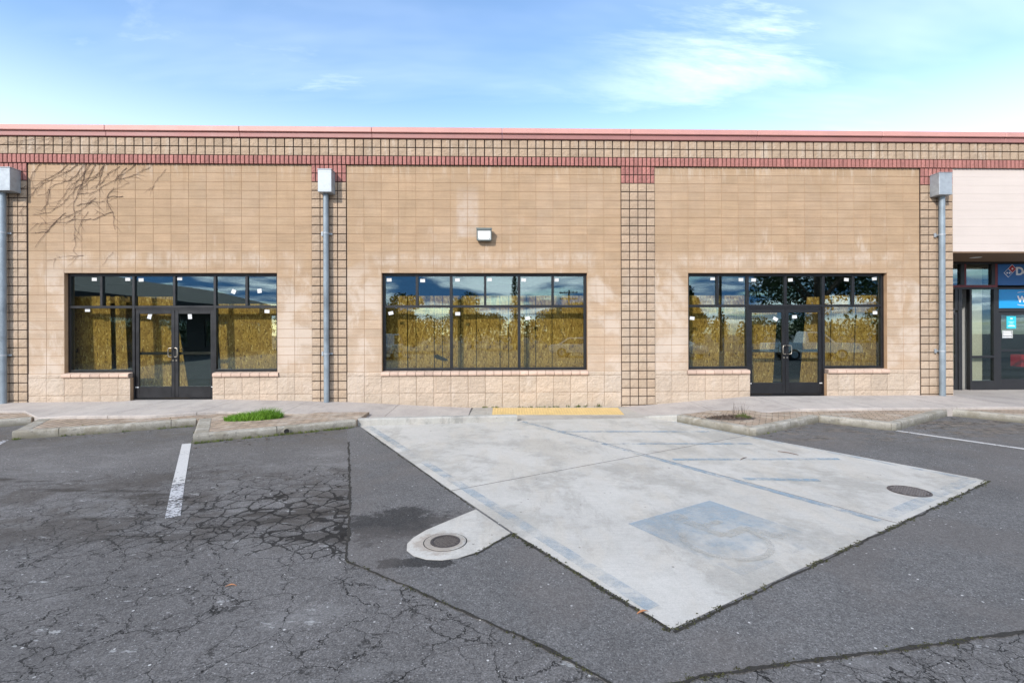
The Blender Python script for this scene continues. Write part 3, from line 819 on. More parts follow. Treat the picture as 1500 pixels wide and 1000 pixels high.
b=MB(); diamond(b,cx,cz,.335,.178,tilt,NY-.009,NY-.006); em=b.build('emblem',M['signwhite'],sg)
b=MB(); diamond(b,cx+dirx*.081,cz+dirz*.081,.145,.158,tilt,NY-.012,NY-.0095); b.build('red_half',M['signred'],em)
b=MB(); diamond(b,cx-dirx*.081,cz-dirz*.081,.145,.158,tilt,NY-.012,NY-.0095); b.build('blue_half',M['signblue'],em)
b=MB()
for (px,pz) in ((cx+dirx*.081,cz+dirz*.081),(cx-dirx*.081-.035,cz-dirz*.081),(cx-dirx*.081+.035,cz-dirz*.081)):
    b=MB(); b.tube([(px,NY-.0145,pz),(px,NY-.012,pz)],.024,16); b.build('dot',M['signwhite'],em)
text("Domino's",14.265,NY-.011,3.075,.30,M['signwhite'],sg,'lettering',.010)
sg2=empty('welcome_panel',(15.0,NY-.01,2.16),'bright light blue panel with white lettering under the darker blue sign','sign')
b=MB(); b.cbox(13.805,16.48,NY-.004,NY+.045,2.158,2.676,.004); b.build('sign_panel',M['signcyan'],sg2)
text('We',14.32,NY-.010,2.325,.235,M['signwhite'],sg2,'lettering',.010)
for (z,sl) in ((2.585,.03),(2.255,-.03)):
    b=MB(); b.tube([(14.32,NY-.008,z),(14.40,NY-.008,z+sl*.6),(14.6,NY-.008,z+sl),(14.8,NY-.008,z+sl)],.008,6)
    b.build('border_line',M['signwhite'],sg2)

# ------------------------------------------------------------------ things on the facade
def downspout(xc,hx,hw,foot,label,strap=(1.05,3.85)):
    t=empty('downspout',(xc,-.1,foot),label,'downspout','downspouts on the facade pilasters')
    b=MB(); yf,yb=-.30,-.040
    z0,z1=4.77,5.28
    vs=[(hx-hw,yf,z0),(hx+hw,yf,z0),(hx+hw,yb,z0),(hx-hw,yb,z0),(hx-hw,yf,z1),(hx+hw,yf,z1),(hx+hw,yb,z1),(hx-hw,yb,z1)]
    b.cbox(hx-hw,hx+hw,yf,yb,z0,z1,.006); b.cbox(hx-hw-.008,hx+hw+.008,yf-.008,yb,z1+.001,z1+.02,.004)
    for zz in (z0+.03,z1-.05): b.box(hx-hw-.003,hx+hw+.003,yf-.003,yb,zz,zz+.012)
    b.build('conductor_head',M['galv'],t)
    p=MB(); p.tube([(xc,-.135,foot),(xc,-.135,2.2),(xc,-.135,4.77)],.062,20)
    pp=p.build('pipe',M['pipe'],t)
    c=MB(); c.tube([(xc,-.135,2.62),(xc,-.135,2.70)],.066,20); c.build('coupling',M['pipe'],t)
    for zz in strap:
        s=MB(); s.tube([(xc,-.135,zz-.02),(xc,-.135,zz+.02)],.068,20); s.cbox(xc-.12,xc+.12,-.075,-.048,zz-.02,zz+.02,.003)
        s.cbox(xc-.13,xc-.09,-.085,-.045,zz-.05,zz+.05,.004)
        s.build('strap',M['galv'],t)
    return t
downspout(-11.32,-11.20,.20,-.06,'grey downspout with steel rain head beside the dry vine, left end of the facade')
downspout(-4.005,-3.977,.155,-.08,'grey downspout between the left doors and the middle window, bright square rain head')
downspout(10.685,10.63,.16,-.03,'grey downspout beside the pale siding and blue sign, thicker pipe')

t=empty('wall_light',(-.33,0,3.8),'small wall pack light with white lens above the middle window','wall light')
b=MB(); x0,x1=-.505,-.155
b.cbox(x0+.02,x1-.02,-.05,-.001,3.69,3.95,.006); b.build('back_plate',M['lamp_house'],t)
b=MB()
prof=[(-.05,3.70),(-.15,3.70),(-.19,3.92),(-.205,3.925),(-.205,3.955),(-.05,3.965)]
vs=[(x0,y,z) for y,z in prof]+[(x1,y,z) for y,z in prof]; n=len(prof)
# cheeks, hood and floor leave the lens opening free
for (a,c) in ((x0,x0+.022),(x1-.022,x1)):
    vs=[(a,y,z) for y,z in prof]+[(c,y,z) for y,z in prof]
    b.add(vs,[tuple(range(n)),tuple(range(2*n-1,n-1,-1))]+[(k,n+k,n+(k+1)%n,(k+1)%n) for k in range(n)])
b.cbox(x0+.022,x1-.022,-.207,-.05,3.925,3.962,.004); b.cbox(x0+.022,x1-.022,-.152,-.05,3.688,3.708,.003)
b.cbox(x0-.008,x1+.008,-.212,-.05,3.956,3.974,.004)
b.build('housing',M['lamp_house'],t)
b=MB()
vs=[(x0+.023,-.142,3.712),(x1-.023,-.142,3.712),(x1-.023,-.182,3.922),(x0+.023,-.182,3.922),(x0+.023,-.07,3.712),(x1-.023,-.07,3.712),(x1-.023,-.07,3.922),(x0+.023,-.07,3.922)]
b.add(vs,[(0,1,2,3),(7,6,5,4),(0,4,5,1),(1,5,6,2),(2,6,7,3),(3,7,4,0)]); b.build('lens',M['lens'],t)
for sx in (x0+.05,x1-.05):
    b=MB(); b.tube([(sx,-.152,3.732),(sx,-.142,3.734)],.011,10); b.build('screw',M['lamp_house'],t)

VINE=[[(-9.558,5.472),(-9.61,5.14),(-9.748,4.79),(-9.817,4.616),(-9.844,4.458),(-9.818,4.197),(-9.812,3.988),(-9.819,3.778),(-9.803,3.639),(-9.837,3.43),(-9.753,3.353),(-9.616,3.353)],[(-9.616,3.353),(-10.093,3.332),(-10.45,3.22)],[(-8.636,5.39),(-8.824,5.214),(-8.893,5.116),(-9.133,4.985),(-9.338,4.844),(-9.509,4.721)],[(-8.893,5.116),(-8.653,5.162),(-8.413,5.234),(-8.104,5.403)],[(-9.336,5.456),(-9.508,5.14),(-9.611,5.035),(-9.816,4.895),(-9.987,4.65),(-10.123,4.527),(-10.26,4.44),(-10.43,4.334),(-10.769,4.292)],[(-9.609,5.454),(-9.781,5.209),(-9.985,5.068),(-10.258,4.997),(-10.394,4.892),(-10.496,4.769),(-10.666,4.734)],[(-9.746,5.453),(-10.087,5.224),(-10.325,5.119),(-10.563,5.013),(-10.699,4.89),(-10.768,4.786),(-10.836,4.681)],[(-9.984,5.452),(-10.189,5.259),(-10.427,5.135),(-10.733,4.96),(-10.784,4.89)],[(-10.394,4.892),(-10.412,4.718),(-10.446,4.526),(-10.582,4.379)],[(-9.131,5.457),(-9.337,5.176),(-9.508,5.071),(-9.628,4.93),(-9.748,4.79)],[(-8.947,4.357),(-9.135,4.304),(-9.341,4.198),(-9.614,4.18),(-9.852,4.179),(-10.023,4.109),(-10.397,4.108),(-10.804,4.097)],[(-8.723,4.725),(-8.929,4.731),(-9.083,4.688),(-9.1,4.618),(-8.947,4.357),(-8.937,4.13),(-8.904,3.955)],[(-10.226,4.161),(-10.397,3.951),(-10.602,3.707),(-10.721,3.533)],[(-10.397,3.917),(-10.635,3.881),(-10.821,3.863)],[(-9.083,4.688),(-9.014,4.828),(-8.928,4.934)],[(-9.748,4.773),(-9.475,4.791)],[(-9.166,5.422),(-9.27,5.037),(-9.338,4.897)],[(-10.596,5.448),(-10.766,5.273),(-10.834,5.099)],[(-8.447,5.478),(-8.619,5.32),(-8.825,5.161)],[(-9.169,4.304),(-9.374,4.425)],[(-9.783,4.511),(-9.476,4.582),(-9.134,4.601)],[(-10.254,6.05),(-10.662,5.97),(-11.036,5.741)],[(-10.016,6.06),(-10.254,6.02),(-10.493,5.866),(-10.866,5.759)],[(-10.492,6.06),(-10.933,6.0),(-11.407,5.9)],[(-9.675,6.06),(-10.016,5.95)],[(-9.129,6.06),(-9.334,5.95)],[(-7.827,5.92),(-7.965,5.779)],[(-9.511,4.372),(-9.682,4.093),(-9.82,3.674)],[(-7.743,5.36),(-8.002,5.043),(-8.106,4.727)],[(-8.95,3.431),(-9.207,3.116)],[(-10.869,4.959),(-11.073,4.819),(-11.073,4.576)],[(-10.887,4.472),(-11.04,4.315)],[(-9.339,4.687),(-9.578,4.477),(-9.886,4.301),(-10.158,4.161)],[(-9.473,5.455),(-9.661,5.174),(-9.918,4.964),(-10.089,4.684),(-10.259,4.457)],[(-8.79,5.424),(-9.064,5.248),(-9.201,5.037),(-9.475,4.896)],[(-8.585,5.04),(-8.791,4.934),(-8.997,4.863)],[(-10.022,4.336),(-10.192,4.196),(-10.363,4.021)]]
vb=MB()
def yat(x,z):
    if z>TOP+U: return -.058
    if z>TOP: return -.074
    if x<PC[1]+HALF+.02: return -.048
    return -.010
THIN=(1,21,22,23,24,25,26,27,28,29,35)
for si,st in enumerate(VINE):
    pts=[]
    for (a,b_) in zip(st,st[1:]):
        L=math.dist(a,b_); m=max(2,int(L/.06))
        for q in range(m):
            f_=q/m; x=a[0]+(b_[0]-a[0])*f_; z=a[1]+(b_[1]-a[1])*f_
            j=.016 if q else .004
            x+=random.uniform(-j,j); z+=random.uniform(-j,j)
            pts.append((x,yat(x,z)-random.uniform(0,.008),z))
    pts.append((st[-1][0],yat(*st[-1]),st[-1][1]))
    r0=.0036 if si in THIN else .0060
    rs=[r0*(1-.6*i/len(pts))*random.uniform(.8,1.2) for i in range(len(pts))]
    vb.tube(pts,rs,5)
    for i in range(2,len(pts)-1):     # side twigs
        if random.random()<(.25 if si in THIN else .42):
            p=Vector(pts[i]); d=(Vector(pts[i+1])-p).normalized(); sgn=random.choice((-1,1))
            d2=Vector((d.x*math.cos(.7)-sgn*d.z*math.sin(.7),0,sgn*d.x*math.sin(.7)+d.z*math.cos(.7)))
            q=[p]; L=random.uniform(.08,.32); n_=5
            for k in range(n_):
                nx_=q[-1]+d2*L/n_+Vector((random.uniform(-.015,.015),0,random.uniform(-.02,.012)))
                nx_.y=yat(nx_.x,nx_.z)-.003; q.append(nx_)
            vb.tube(q,[.0034*(1-.7*k/n_) for k in range(n_+1)],4)
tag(vb.build('climbing_vine',M['wood_vine'],None,(-9.6,-.01,3.3)),'dry leafless vine spread over the upper left wall under the red band','vine')

# ------------------------------------------------------------------ boards behind the glass
BG='strand boards leaning inside the windows'
def board(x0,x1,y,label,lean=.10,skew0=0.0,skew1=0.0,top=2.44,tint=1.0,bot=-.015):
    """sheet standing on the inside floor and leaning in; skew moves the foot sideways"""
    b=MB(); th=.012; xc=(x0+x1)/2
    vs=[(x0+skew0,y+lean,bot),(x1+skew1,y+lean,bot),(x1+skew1,y+lean+th,bot),(x0+skew0,y+lean+th,bot),(x0,y,top),(x1,y,top),(x1,y+th,top),(x0,y+th,top)]
    b.add(vs,[(0,3,2,1),(4,5,6,7),(0,1,5,4),(1,2,6,5),(2,3,7,6),(3,0,4,7)],tint)
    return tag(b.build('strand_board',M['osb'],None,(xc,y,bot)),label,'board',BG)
board(-10.40,-9.371,.44,'wide strand board filling the left part of the left storefront window',.06)
board(-9.274,-9.06,.47,'narrow strand board right of the dark gap in the left storefront window',.05,0,.08)
board(-9.60,-8.90,.66,'shade-tinted strand board set back behind others in the left storefront window',.05,tint=.5)  # low tint paints in the shade behind the front boards
board(-8.86,-7.90,.50,'strand board behind the left door leaf of the left storefront',.06,-.02,.34,top=2.43)
board(-6.862,-5.30,.46,'tall strand board filling the pane right of the left storefront doors',.05,.13,0,top=2.25)
seams=[-2.891,-2.239,-2.03,-1.585,-1.384,-.93,-.549,.037,.252,.70,.922,1.327,2.25]
names=['leftmost strand board of the middle window, wide','narrow strand board between first and second wide boards of middle window','strand board left of the black rag in the middle window','strand board behind the black rag in the middle window',
 'strand board just right of the first mullion of the middle window','strand board left of the centre seam of the middle window','wide strand board at the centre of the middle window','narrow strand board right of centre in the middle window','strand board left of the second mullion in the middle window',
 'narrow strand board under the lone sticker of the middle window','strand board right of the second mullion in the middle window','widest strand board at the right end of the middle window']
for i,nm in enumerate(names):
    a,b_=seams[i],seams[i+1]
    back=i in (1,3,5,7,9)
    board(a+.009,b_-.009,.485 if back else .47,nm,0.0,0,0,tint=[1,.9,1,.93,.95,1.04,1,.95,1.05,.9,1,1.03][i])
board(4.45,5.555,.47,'wide strand board at the left of the right storefront window',.05,0,-.03)
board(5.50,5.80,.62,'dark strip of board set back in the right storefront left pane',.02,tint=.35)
board(5.667,5.876,.48,'narrow strand board right of the dark strip in the right storefront left pane',.04)
board(5.88,6.30,.50,'strand board next to the door jamb in the right storefront left pane',.04,tint=.85)
board(6.36,7.03,.52,'strand board behind the left door leaf of the right storefront',.04,0,-.12,top=2.10)
board(7.78,8.17,.50,'leaning strand board behind the right door leaf of the right storefront',.05,-.19,0,top=2.40)
board(8.21,8.40,.52,'narrow strand board right of the doors in the right storefront',.04,.0,0,tint=.85)
board(8.41,8.825,.48,'strand board left of centre in the right pane of the right storefront',.04,-.03,-.03)
board(8.832,9.018,.49,'narrow strand board at the middle of the right pane of the right storefront',.04,-.03,-.05,tint=.94)
board(9.026,9.70,.46,'widest strand board at the right end of the right storefront',.05,-.05,-.13)
b=MB()
pts=[(-1.58,.985),(-1.50,1.0),(-1.42,.955),(-1.33,.92),(-1.27,.885),(-1.25,.85),(-1.32,.838),(-1.40,.862),(-1.47,.885),(-1.545,.905),(-1.585,.945)]
n=len(pts); b.add([(x,.452,z) for x,z in pts]+[(x,.466,z) for x,z in pts],[tuple(range(n-1,-1,-1)),tuple(range(n,2*n))]+[(k,(k+1)%n,n+(k+1)%n,n+k) for k in range(n)])
tag(b.build('black_rag',M['black'],None,(-1.42,.46,.9)),'small black rag against the boards low in the middle window','rag')

# ------------------------------------------------------------------ GROUND
GZ=-.25
D=Vector((.5,-.8660254)); E_=Vector((.8660254,.5))       # stall direction, cross direction
def PQ(p,q): return (E_.x*p+D.x*q, E_.y*p+D.y*q)

g=MB(); g.flat([(-300,-300),(300,-300),(300,300),(-300,300)],GZ); struct(g.build('asphalt',M['asphalt']))
edge_pts=[(-2.787,-2.593),(-2.0,-5.05),(-1.50,-6.70),(-1.189,-7.816),(-.72,-8.17),(-.135,-8.613),(.25,-8.92),(.62,-9.26),(1.609,-9.082),(2.35,-8.985),(3.104,-8.859)]
def jag(pts,step,amp):
    out=[]
    for a,b_ in zip(pts,pts[1:]):
        L=math.dist(a,b_); m=max(1,int(L/step)); nx,ny=-(b_[1]-a[1])/L,(b_[0]-a[0])/L
        for q in range(m):
            f_=q/m; x=a[0]+(b_[0]-a[0])*f_; y=a[1]+(b_[1]-a[1])*f_
            o=amp*(mnoise.noise((x*4,y*4,3))+.6*mnoise.noise((x*17,y*17,8)))
            out.append((x+nx*o,y+ny*o))
    out.append(pts[-1]); return out
pe=jag(edge_pts[3:],.035,.03)
poly=[(-2.72,-2.2),(-2.787,-2.593),(-2.0,-5.05),(-1.50,-6.70)]+pe+[(9,-7.9),(40,-4.0),(40,-2.2)]
g=MB(); g.prism(poly,GZ+.0005,GZ+.004); struct(g.build('asphalt_patch',M['patch']))

def crack(pts,w,z,name,lo=.25,steps=.02,seed=1,gap=.0):
    c=MB(); q=jag(pts,steps,.012); prev=None
    for i,p in enumerate(q):
        a=q[max(0,i-1)]; b_=q[min(len(q)-1,i+1)]; L=math.dist(a,b_) or 1
        nx,ny=-(b_[1]-a[1])/L,(b_[0]-a[0])/L
        wl=w*max(lo,.55+.9*mnoise.noise((p[0]*5,p[1]*5,seed))+.5*mnoise.noise((p[0]*23,p[1]*23,seed+4)))
        wr=w*max(lo,.55+.9*mnoise.noise((p[0]*5,p[1]*5,seed+9))+.5*mnoise.noise((p[0]*23,p[1]*23,seed+7)))
        cur=((p[0]+nx*wl,p[1]+ny*wl,z),(p[0]-nx*wr,p[1]-ny*wr,z))
        if prev: c.quad(prev[1],cur[1],cur[0],prev[0])
        prev=cur
    return struct(c.build(name,M['crackdirt']))
M['crackdirt']=simple('crack_dirt',(.022,.019,.015),.95,var=.5,scale=60,bump=.8,bscale=80)
crack([(-2.45,-3.6),(-2.0,-5.05),(-1.50,-6.70),(-1.20,-7.80)],.022,GZ+.0062,'asphalt_crack',.1,seed=2)
crack(edge_pts[3:8],.017,GZ+.0064,'asphalt_crack',.2,seed=5)
crack(edge_pts[7:]+[(4.2,-8.7)],.020,GZ+.0066,'asphalt_crack',.25,seed=8)

# concrete pad of the accessible stall: four pours with open joints
SZ0=-.244
pA=[PQ(-3.40,.40),PQ(-3.47,3.0),PQ(-3.54,5.70),PQ(-3.55,6.40),PQ(-3.49,8.11)]
jq=5.045; jw=.010
def pour(poly,t): 
    g=MB(); g.prism(poly,GZ-.05,SZ0,t); return struct(g.build('concrete_pad',M['slab']))
pour([PQ(-3.40,.40),PQ(-3.47,3.0),PQ(-3.53,jq-jw),PQ(-.45-jw,jq-jw),PQ(-.47-jw,1.76),(-1.2,-2.06)],1.0)
pour([PQ(-3.53,jq+jw),PQ(-3.54,5.70),PQ(-3.55,6.40),PQ(-3.49,8.11),PQ(-.42-jw,8.11),PQ(-.45-jw,jq+jw)],.97)
pour([PQ(-.47+jw,1.76),PQ(-.45+jw,jq-jw),PQ(1.975,jq-jw),PQ(2.025,2.95),(2.2,-1.62)],.985)
pour([PQ(-.45+jw,jq+jw),PQ(-.42+jw,8.11),PQ(1.98,8.11),PQ(2.03,8.0),PQ(1.975,jq+jw)],.98)
g=MB()
tp=[(-.235,-6.735),(-.52,-7.07),(-.66,-7.24),(-.745,-7.40),(-.775,-7.52),(-.755,-7.65),(-.68,-7.75),(-.57,-7.815),(-.45,-7.83),(-.33,-7.80),(-.17,-7.69),(.10,-7.33)]
g.prism(list(reversed(tp)) if False else tp,GZ-.05,SZ0+.001,.99); struct(g.build('drain_apron',M['slab']))
g=MB(); g.prism([(.42,-1.80),PQ(-.47+jw+.01,1.75),(2.2,-1.61),(3.26,-1.56),(3.10,-1.25),(2.95,-.005),(-.6,-.005),(-.66,-1.86),(.36,-1.90)],GZ-.05,SZ0-.002); struct(g.build('ramp_landing',M['ramp']))
# dirt-filled gaps along the pad
crack([PQ(-3.44,1.2),PQ(-3.50,3.0),PQ(-3.57,5.66)],.012,GZ+.0072,'pad_edge_gap',.3,seed=11)
crack([PQ(-3.575,6.42),PQ(-3.515,8.12)],.017,GZ+.0074,'pad_edge_gap',.4,seed=14)
crack([PQ(-3.51,8.135),PQ(-1.6,8.135),PQ(.2,8.135),PQ(2.0,8.12)],.015,GZ+.0076,'pad_edge_gap',.3,seed=17)
crack([(-.30,-7.80),(-.16,-7.705),(.115,-7.345)],.012,GZ+.0078,'pad_edge_gap',.3,seed=19)

# yellow warning tiles with truncated domes
yp=[(-.14,-.08),(-.145,-1.04),(2.70,-1.17),(2.80,-.20)]
g=MB(); g.prism([yp[0],yp[1],yp[2],yp[3]],GZ-.02,SZ0+.003)
import itertools
nx_,ny_=48,17
for i in range(nx_):
    for j in range(ny_):
        u,v=(i+.5)/nx_,(j+.5)/ny_
        ax=yp[0][0]+(yp[3][0]-yp[0][0])*u; ay=yp[0][1]+(yp[3][1]-yp[0][1])*u
        bx=yp[1][0]+(yp[2][0]-yp[1][0])*u; by=yp[1][1]+(yp[2][1]-yp[1][1])*u
        x=ax+(bx-ax)*v; y=ay+(by-ay)*v
        vs=[];z=SZ0+.003
        for rr,zz in ((.0115,0),(.006,.005)):
            for k in range(6): vs.append((x+rr*math.cos(k*1.0472),y+rr*math.sin(k*1.0472),z+zz))
        g.add(vs,[(k,(k+1)%6,6+(k+1)%6,6+k) for k in range(6)]+[tuple(range(6,12))],1.0)
struct(g.build('tactile_paving',M['yellow']))

# sidewalk: dips to the ramp
def lerp(tab,x):
    if x<=tab[0][0]: return tab[0][1]
    for (a,b_),(c,d) in zip(tab,tab[1:]):
        if x<=c: return b_+(d-b_)*(x-a)/(c-a)
    return tab[-1][1]
ZB=[(-18,-.06),(-8.8,-.04),(-8.4,-.008),(-6.5,-.008),(-5.6,-.03),(-3.6,-.085),(-1.8,-.19),(-.65,-.246),(2.9,-.246),(3.75,-.2),(5.2,-.085),(6.0,-.022),(11,-.022),(12,-.09),(21,-.10)]
YE=[(-18,-1.08),(-9.92,-1.12),(-8.96,-1.87),(-6.77,-1.90),(-5.78,-1.42),(-2.6,-1.60),(-.67,-1.86),(2.9,-1.30),(3.3,-1.60),(4.46,-1.93),(6.35,-1.67),(9.3,-1.63),(21,-1.75)]
def zs(x,y):
    zb=lerp(ZB,x); return max(zb-.026*abs(min(y,0)),-.2465)
def walkpart(x0,x1,y_in=-.0):
    n=max(1,int((x1-x0)/.15)); m=4
    g=MB(); V=[];F=[]
    for i in range(n+1):
        x=x0+(x1-x0)*i/n; ye=lerp(YE,x)
        for j in range(m+1):
            y=y_in+(ye-y_in)*j/m; V.append((x,y,zs(x,y)))
        V.append((x,ye-.012,zs(x,ye)-.012)); V.append((x,ye-.012,-.3))
    W=m+3
    for i in range(n):
        for j in range(W-1): F.append((i*W+j,i*W+j+1,(i+1)*W+j+1,(i+1)*W+j))
    g.add(V,F,rnd(.95,1.05))
    return g
joints=[-18,-14.5,-11.6,-9.0,-7.62,-6.10,-4.45,-2.36,-.65]
for a,b_ in zip(joints,joints[1:]): struct(walkpart(a+.004,b_-.004).build('sidewalk',M['walk']))
joints=[2.96,4.6,6.2,8.0,9.6,11.07]
for a,b_ in zip(joints,joints[1:]): struct(walkpart(a+.004,b_-.004).build('sidewalk',M['walk']))
for a,b_ in ((11.07,12.9),(12.9,14.8),(14.8,21)): struct(walkpart(a+.004,b_-.004,1.65).build('sidewalk',M['walk']))
g=MB(); g.box(-18,-.64,-2.0,.0,-.5,-.262); g.box(2.95,21,-1.9,1.7,-.5,-.262); struct(g.build('walk_base',M['ramp']))

# brick pavers and kerbs
KZ=-.110
def pav(poly,z=KZ-.006): 
    g=MB(); g.prism(poly,-.3,z); return struct(g.build('brick_paving',M['paver']))
T1a,T1b=(-8.18,-3.12),(-5.85,-2.05)         # tooth fronts, kerb outer lines
T2a,T2b=(-4.90,-3.58),(-2.69,-2.30)
pav([(-8.18,-3.05),(-5.80,-2.02),(-5.2,-1.2),(-9.3,-1.0),(-9.15,-1.45)],-.1165)
pav([(-5.74,-2.08),(-4.93,-3.50),(-2.70,-2.25),(-2.70,-1.35),(-5.6,-1.3)],-.1160)
pav([(-9.2,-1.75),(-9.2,-.9),(-14,-.9),(-14,-3.6),(-12.6,-3.6)],-.1175)
# tapering strip behind the ramp kerb
g=MB(); V=[];F=[]
for i in range(11):
    x=-2.70+2.06*i/10
    z=min(-.116-.03*i/10,zs(x,lerp(YE,x))-.012)
    V+= [(x,-2.10,z),(x,-1.3,z)]
for i in range(10): F.append((2*i,2*i+2,2*i+3,2*i+1))
g.add(V,F); struct(g.build('brick_paving',M['paver']))
pav([(3.62,-2.06),(4.36,-3.27),(6.22,-2.16),(7.06,-3.02),(9.42,-1.62),(9.3,-1.3),(4.4,-1.5)],-.117)
pav([(9.62,-1.62),(9.98,-2.10),(11.2,-4.0),(14.5,-4.0),(14.5,-1.3),(9.5,-1.3)],-.1165)

def kerb(pts,w=.15,top=KZ,mat='kerb',name='kerb',bot=-.32,inner='L'):
    """rounded kerb along a polyline; the street is on the right of travel"""
    P=[Vector((p[0],p[1])) for p in pts]; n=len(P)
    zt=top if isinstance(top,(list,tuple)) else [top]*n
    # resample for slight unevenness
    Q=[];Zq=[]
    for i in range(n-1):
        L=(P[i+1]-P[i]).length; m=max(1,int(L/.10))
        for q in range(m):
            Q.append(P[i].lerp(P[i+1],q/m)); Zq.append(zt[i]+(zt[i+1]-zt[i])*q/m)
    Q.append(P[-1]); Zq.append(zt[-1])
    # corners keep their mitre from the coarse polyline
    nn=len(Q); V=[];F=[]
    prof=[(0,'b'),(0.0,-.030),(.008,-.010),(.026,0),(w-.012,0),(w,-.008),(w,'b')]
    for i in range(nn):
        a=Q[max(0,i-1)]; b_=Q[min(nn-1,i+1)]
        d0=(Q[i]-a).normalized() if i>0 else (b_-Q[i]).normalized()
        d1=(b_-Q[i]).normalized() if i<nn-1 else d0
        n0=Vector((-d0.y,d0.x)); n1=Vector((-d1.y,d1.x)); nrm=(n0+n1).normalized(); nrm=nrm/max(.5,nrm.dot(n0))
        wob=.006*mnoise.noise((Q[i].x*5,Q[i].y*5,1)); wz=.005*mnoise.noise((Q[i].x*3,Q[i].y*3,6))
        for (o,z) in prof:
            p=Q[i]+nrm*(o+wob)
            V.append((p.x,p.y,bot if z=='b' else Zq[i]+z+wz))
    W=len(prof)
    for i in range(nn-1):
        for j in range(W-1): F.append((i*W+j,(i+1)*W+j,(i+1)*W+j+1,i*W+j+1))
    F.append(tuple(range(W-1,-1,-1))); F.append(tuple((nn-1)*W+j for j in range(W)))
    g=MB(); g.add(V,F); return struct(g.build(name,M[mat]))
# left teeth
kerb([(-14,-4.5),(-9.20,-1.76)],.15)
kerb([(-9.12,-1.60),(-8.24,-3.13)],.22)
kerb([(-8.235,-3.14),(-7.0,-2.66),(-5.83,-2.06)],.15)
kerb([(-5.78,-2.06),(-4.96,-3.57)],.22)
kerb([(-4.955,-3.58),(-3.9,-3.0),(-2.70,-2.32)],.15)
kerb([(-2.695,-2.215),(-1.2,-2.045),(.37,-1.86)],.15,[-.11,-.112,-.125],'kerbpale')
# right teeth
g=MB(); g.prism([(3.12,-1.60),(3.55,-2.05),(3.72,-2.1),(4.5,-1.5),(3.4,-1.45)],-.3,[-.236,-.118,-.118,-.125,-.236]); struct(g.build('brick_paving',M['paver']))
kerb([(3.02,-1.42),(3.10,-1.62),(3.52,-2.06)],.15,[-.236,-.20,-.11],'kerbpale')
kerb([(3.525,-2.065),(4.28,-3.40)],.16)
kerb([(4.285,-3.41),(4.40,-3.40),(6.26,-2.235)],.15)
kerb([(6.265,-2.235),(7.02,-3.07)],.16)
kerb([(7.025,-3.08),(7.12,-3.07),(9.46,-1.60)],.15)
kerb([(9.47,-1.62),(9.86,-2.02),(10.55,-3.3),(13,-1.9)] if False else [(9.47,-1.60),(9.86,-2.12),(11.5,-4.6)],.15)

# drain pipe mouth in the kerb
t=empty('kerb_drain_pipe',(-3.75,-2.95,-.2),'round black drain pipe mouth in the kerb below the grass clump','drain pipe')
nrm=Vector((.5,-.866,0)); c0=Vector((-3.735,-2.930,-.19))
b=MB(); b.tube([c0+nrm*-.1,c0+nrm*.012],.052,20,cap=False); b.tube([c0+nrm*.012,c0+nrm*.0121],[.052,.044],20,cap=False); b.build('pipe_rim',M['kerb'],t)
b=MB(); b.tube([c0+nrm*-.05,c0+nrm*.009],.0455,20); b.build('pipe_bore',M['pit'],t)

# painted lines
def strip(a,b_,w,z,mat,name):
    a=Vector(a);b_=Vector(b_); d=(b_-a).normalized(); n_=Vector((-d.y,d.x))*w/2
    g=MB(); g.add([(a.x-n_.x,a.y-n_.y,z),(b_.x-n_.x,b_.y-n_.y,z),(b_.x+n_.x,b_.y+n_.y,z),(a.x+n_.x,a.y+n_.y,z)],[(0,1,2,3)]); return struct(g.build(name,M[mat]))
ZL=GZ+.0045
strip((-5.045,-3.60),(-3.80,-5.75),.125,ZL,'white_paint','parking_line')
strip((-3.80,-5.75),(-3.165,-6.83),.125,ZL,'white_old','parking_line')
strip((-8.30,-3.20),(-8.9,-2.95) if False else (-6.6,-6.1),.11,ZL-.001,'white_old','parking_line')
strip((7.10,-3.10),(10.1,-8.4),.10,GZ+.0085,'white_paint','parking_line')
ZP=SZ0+.004
strip(PQ(-.53,1.85),PQ(-.50,8.0),.10,ZP,'blue_strong','blue_line')
strip(PQ(-3.28,.75),PQ(-3.42,7.9),.12,ZP,'blue_edge','blue_line')
strip(PQ(1.92,3.2),PQ(1.92,7.95),.10,ZP,'blue_edge','blue_line')
strip(PQ(-.35,7.98),PQ(1.86,7.98),.14,ZP,'blue_edge','blue_line')
strip(PQ(-3.4,.55),(-.0,-2.06),.05,ZP,'blue_line','blue_line') if False else None
for a,b_ in (((1.05,-2.92),(3.75,-3.04)),((1.62,-3.91),(4.0,-4.01)),((2.42,-4.91),(4.74,-4.97)),((2.95,-5.83),(3.82,-5.92))):
    strip(a,b_,.10,ZP+.0005,'blue_line','blue_line')
# faded access symbol
g=MB()
s0=[PQ(-2.55,6.80),PQ(-1.37,6.80),PQ(-1.37,7.95),PQ(-2.55,7.95)]
g.flat(list(reversed(s0)),ZP); struct(g.build('blue_square',M['blue_square']))
g=MB()
def sy(u,v): return PQ(-2.55+1.18*u,6.80+1.15*v)
def disc(cx,cy,r,n=20): g.flat([sy(cx+r*math.cos(-2*math.pi*k/n),cy+r*math.sin(-2*math.pi*k/n)) for k in range(n)],ZP+.004)
def seg(pts,w):
    for a,b_ in zip(pts,pts[1:]):
        L=math.dist(a,b_); nx,ny=-(b_[1]-a[1])/L*w/2,(b_[0]-a[0])/L*w/2
        g.flat([sy(a[0]+nx,a[1]+ny),sy(b_[0]+nx,b_[1]+ny),sy(b_[0]-nx,b_[1]-ny),sy(a[0]-nx,a[1]-ny)],ZP+.004+.00012*len(g.f))
disc(.44,.13,.075)
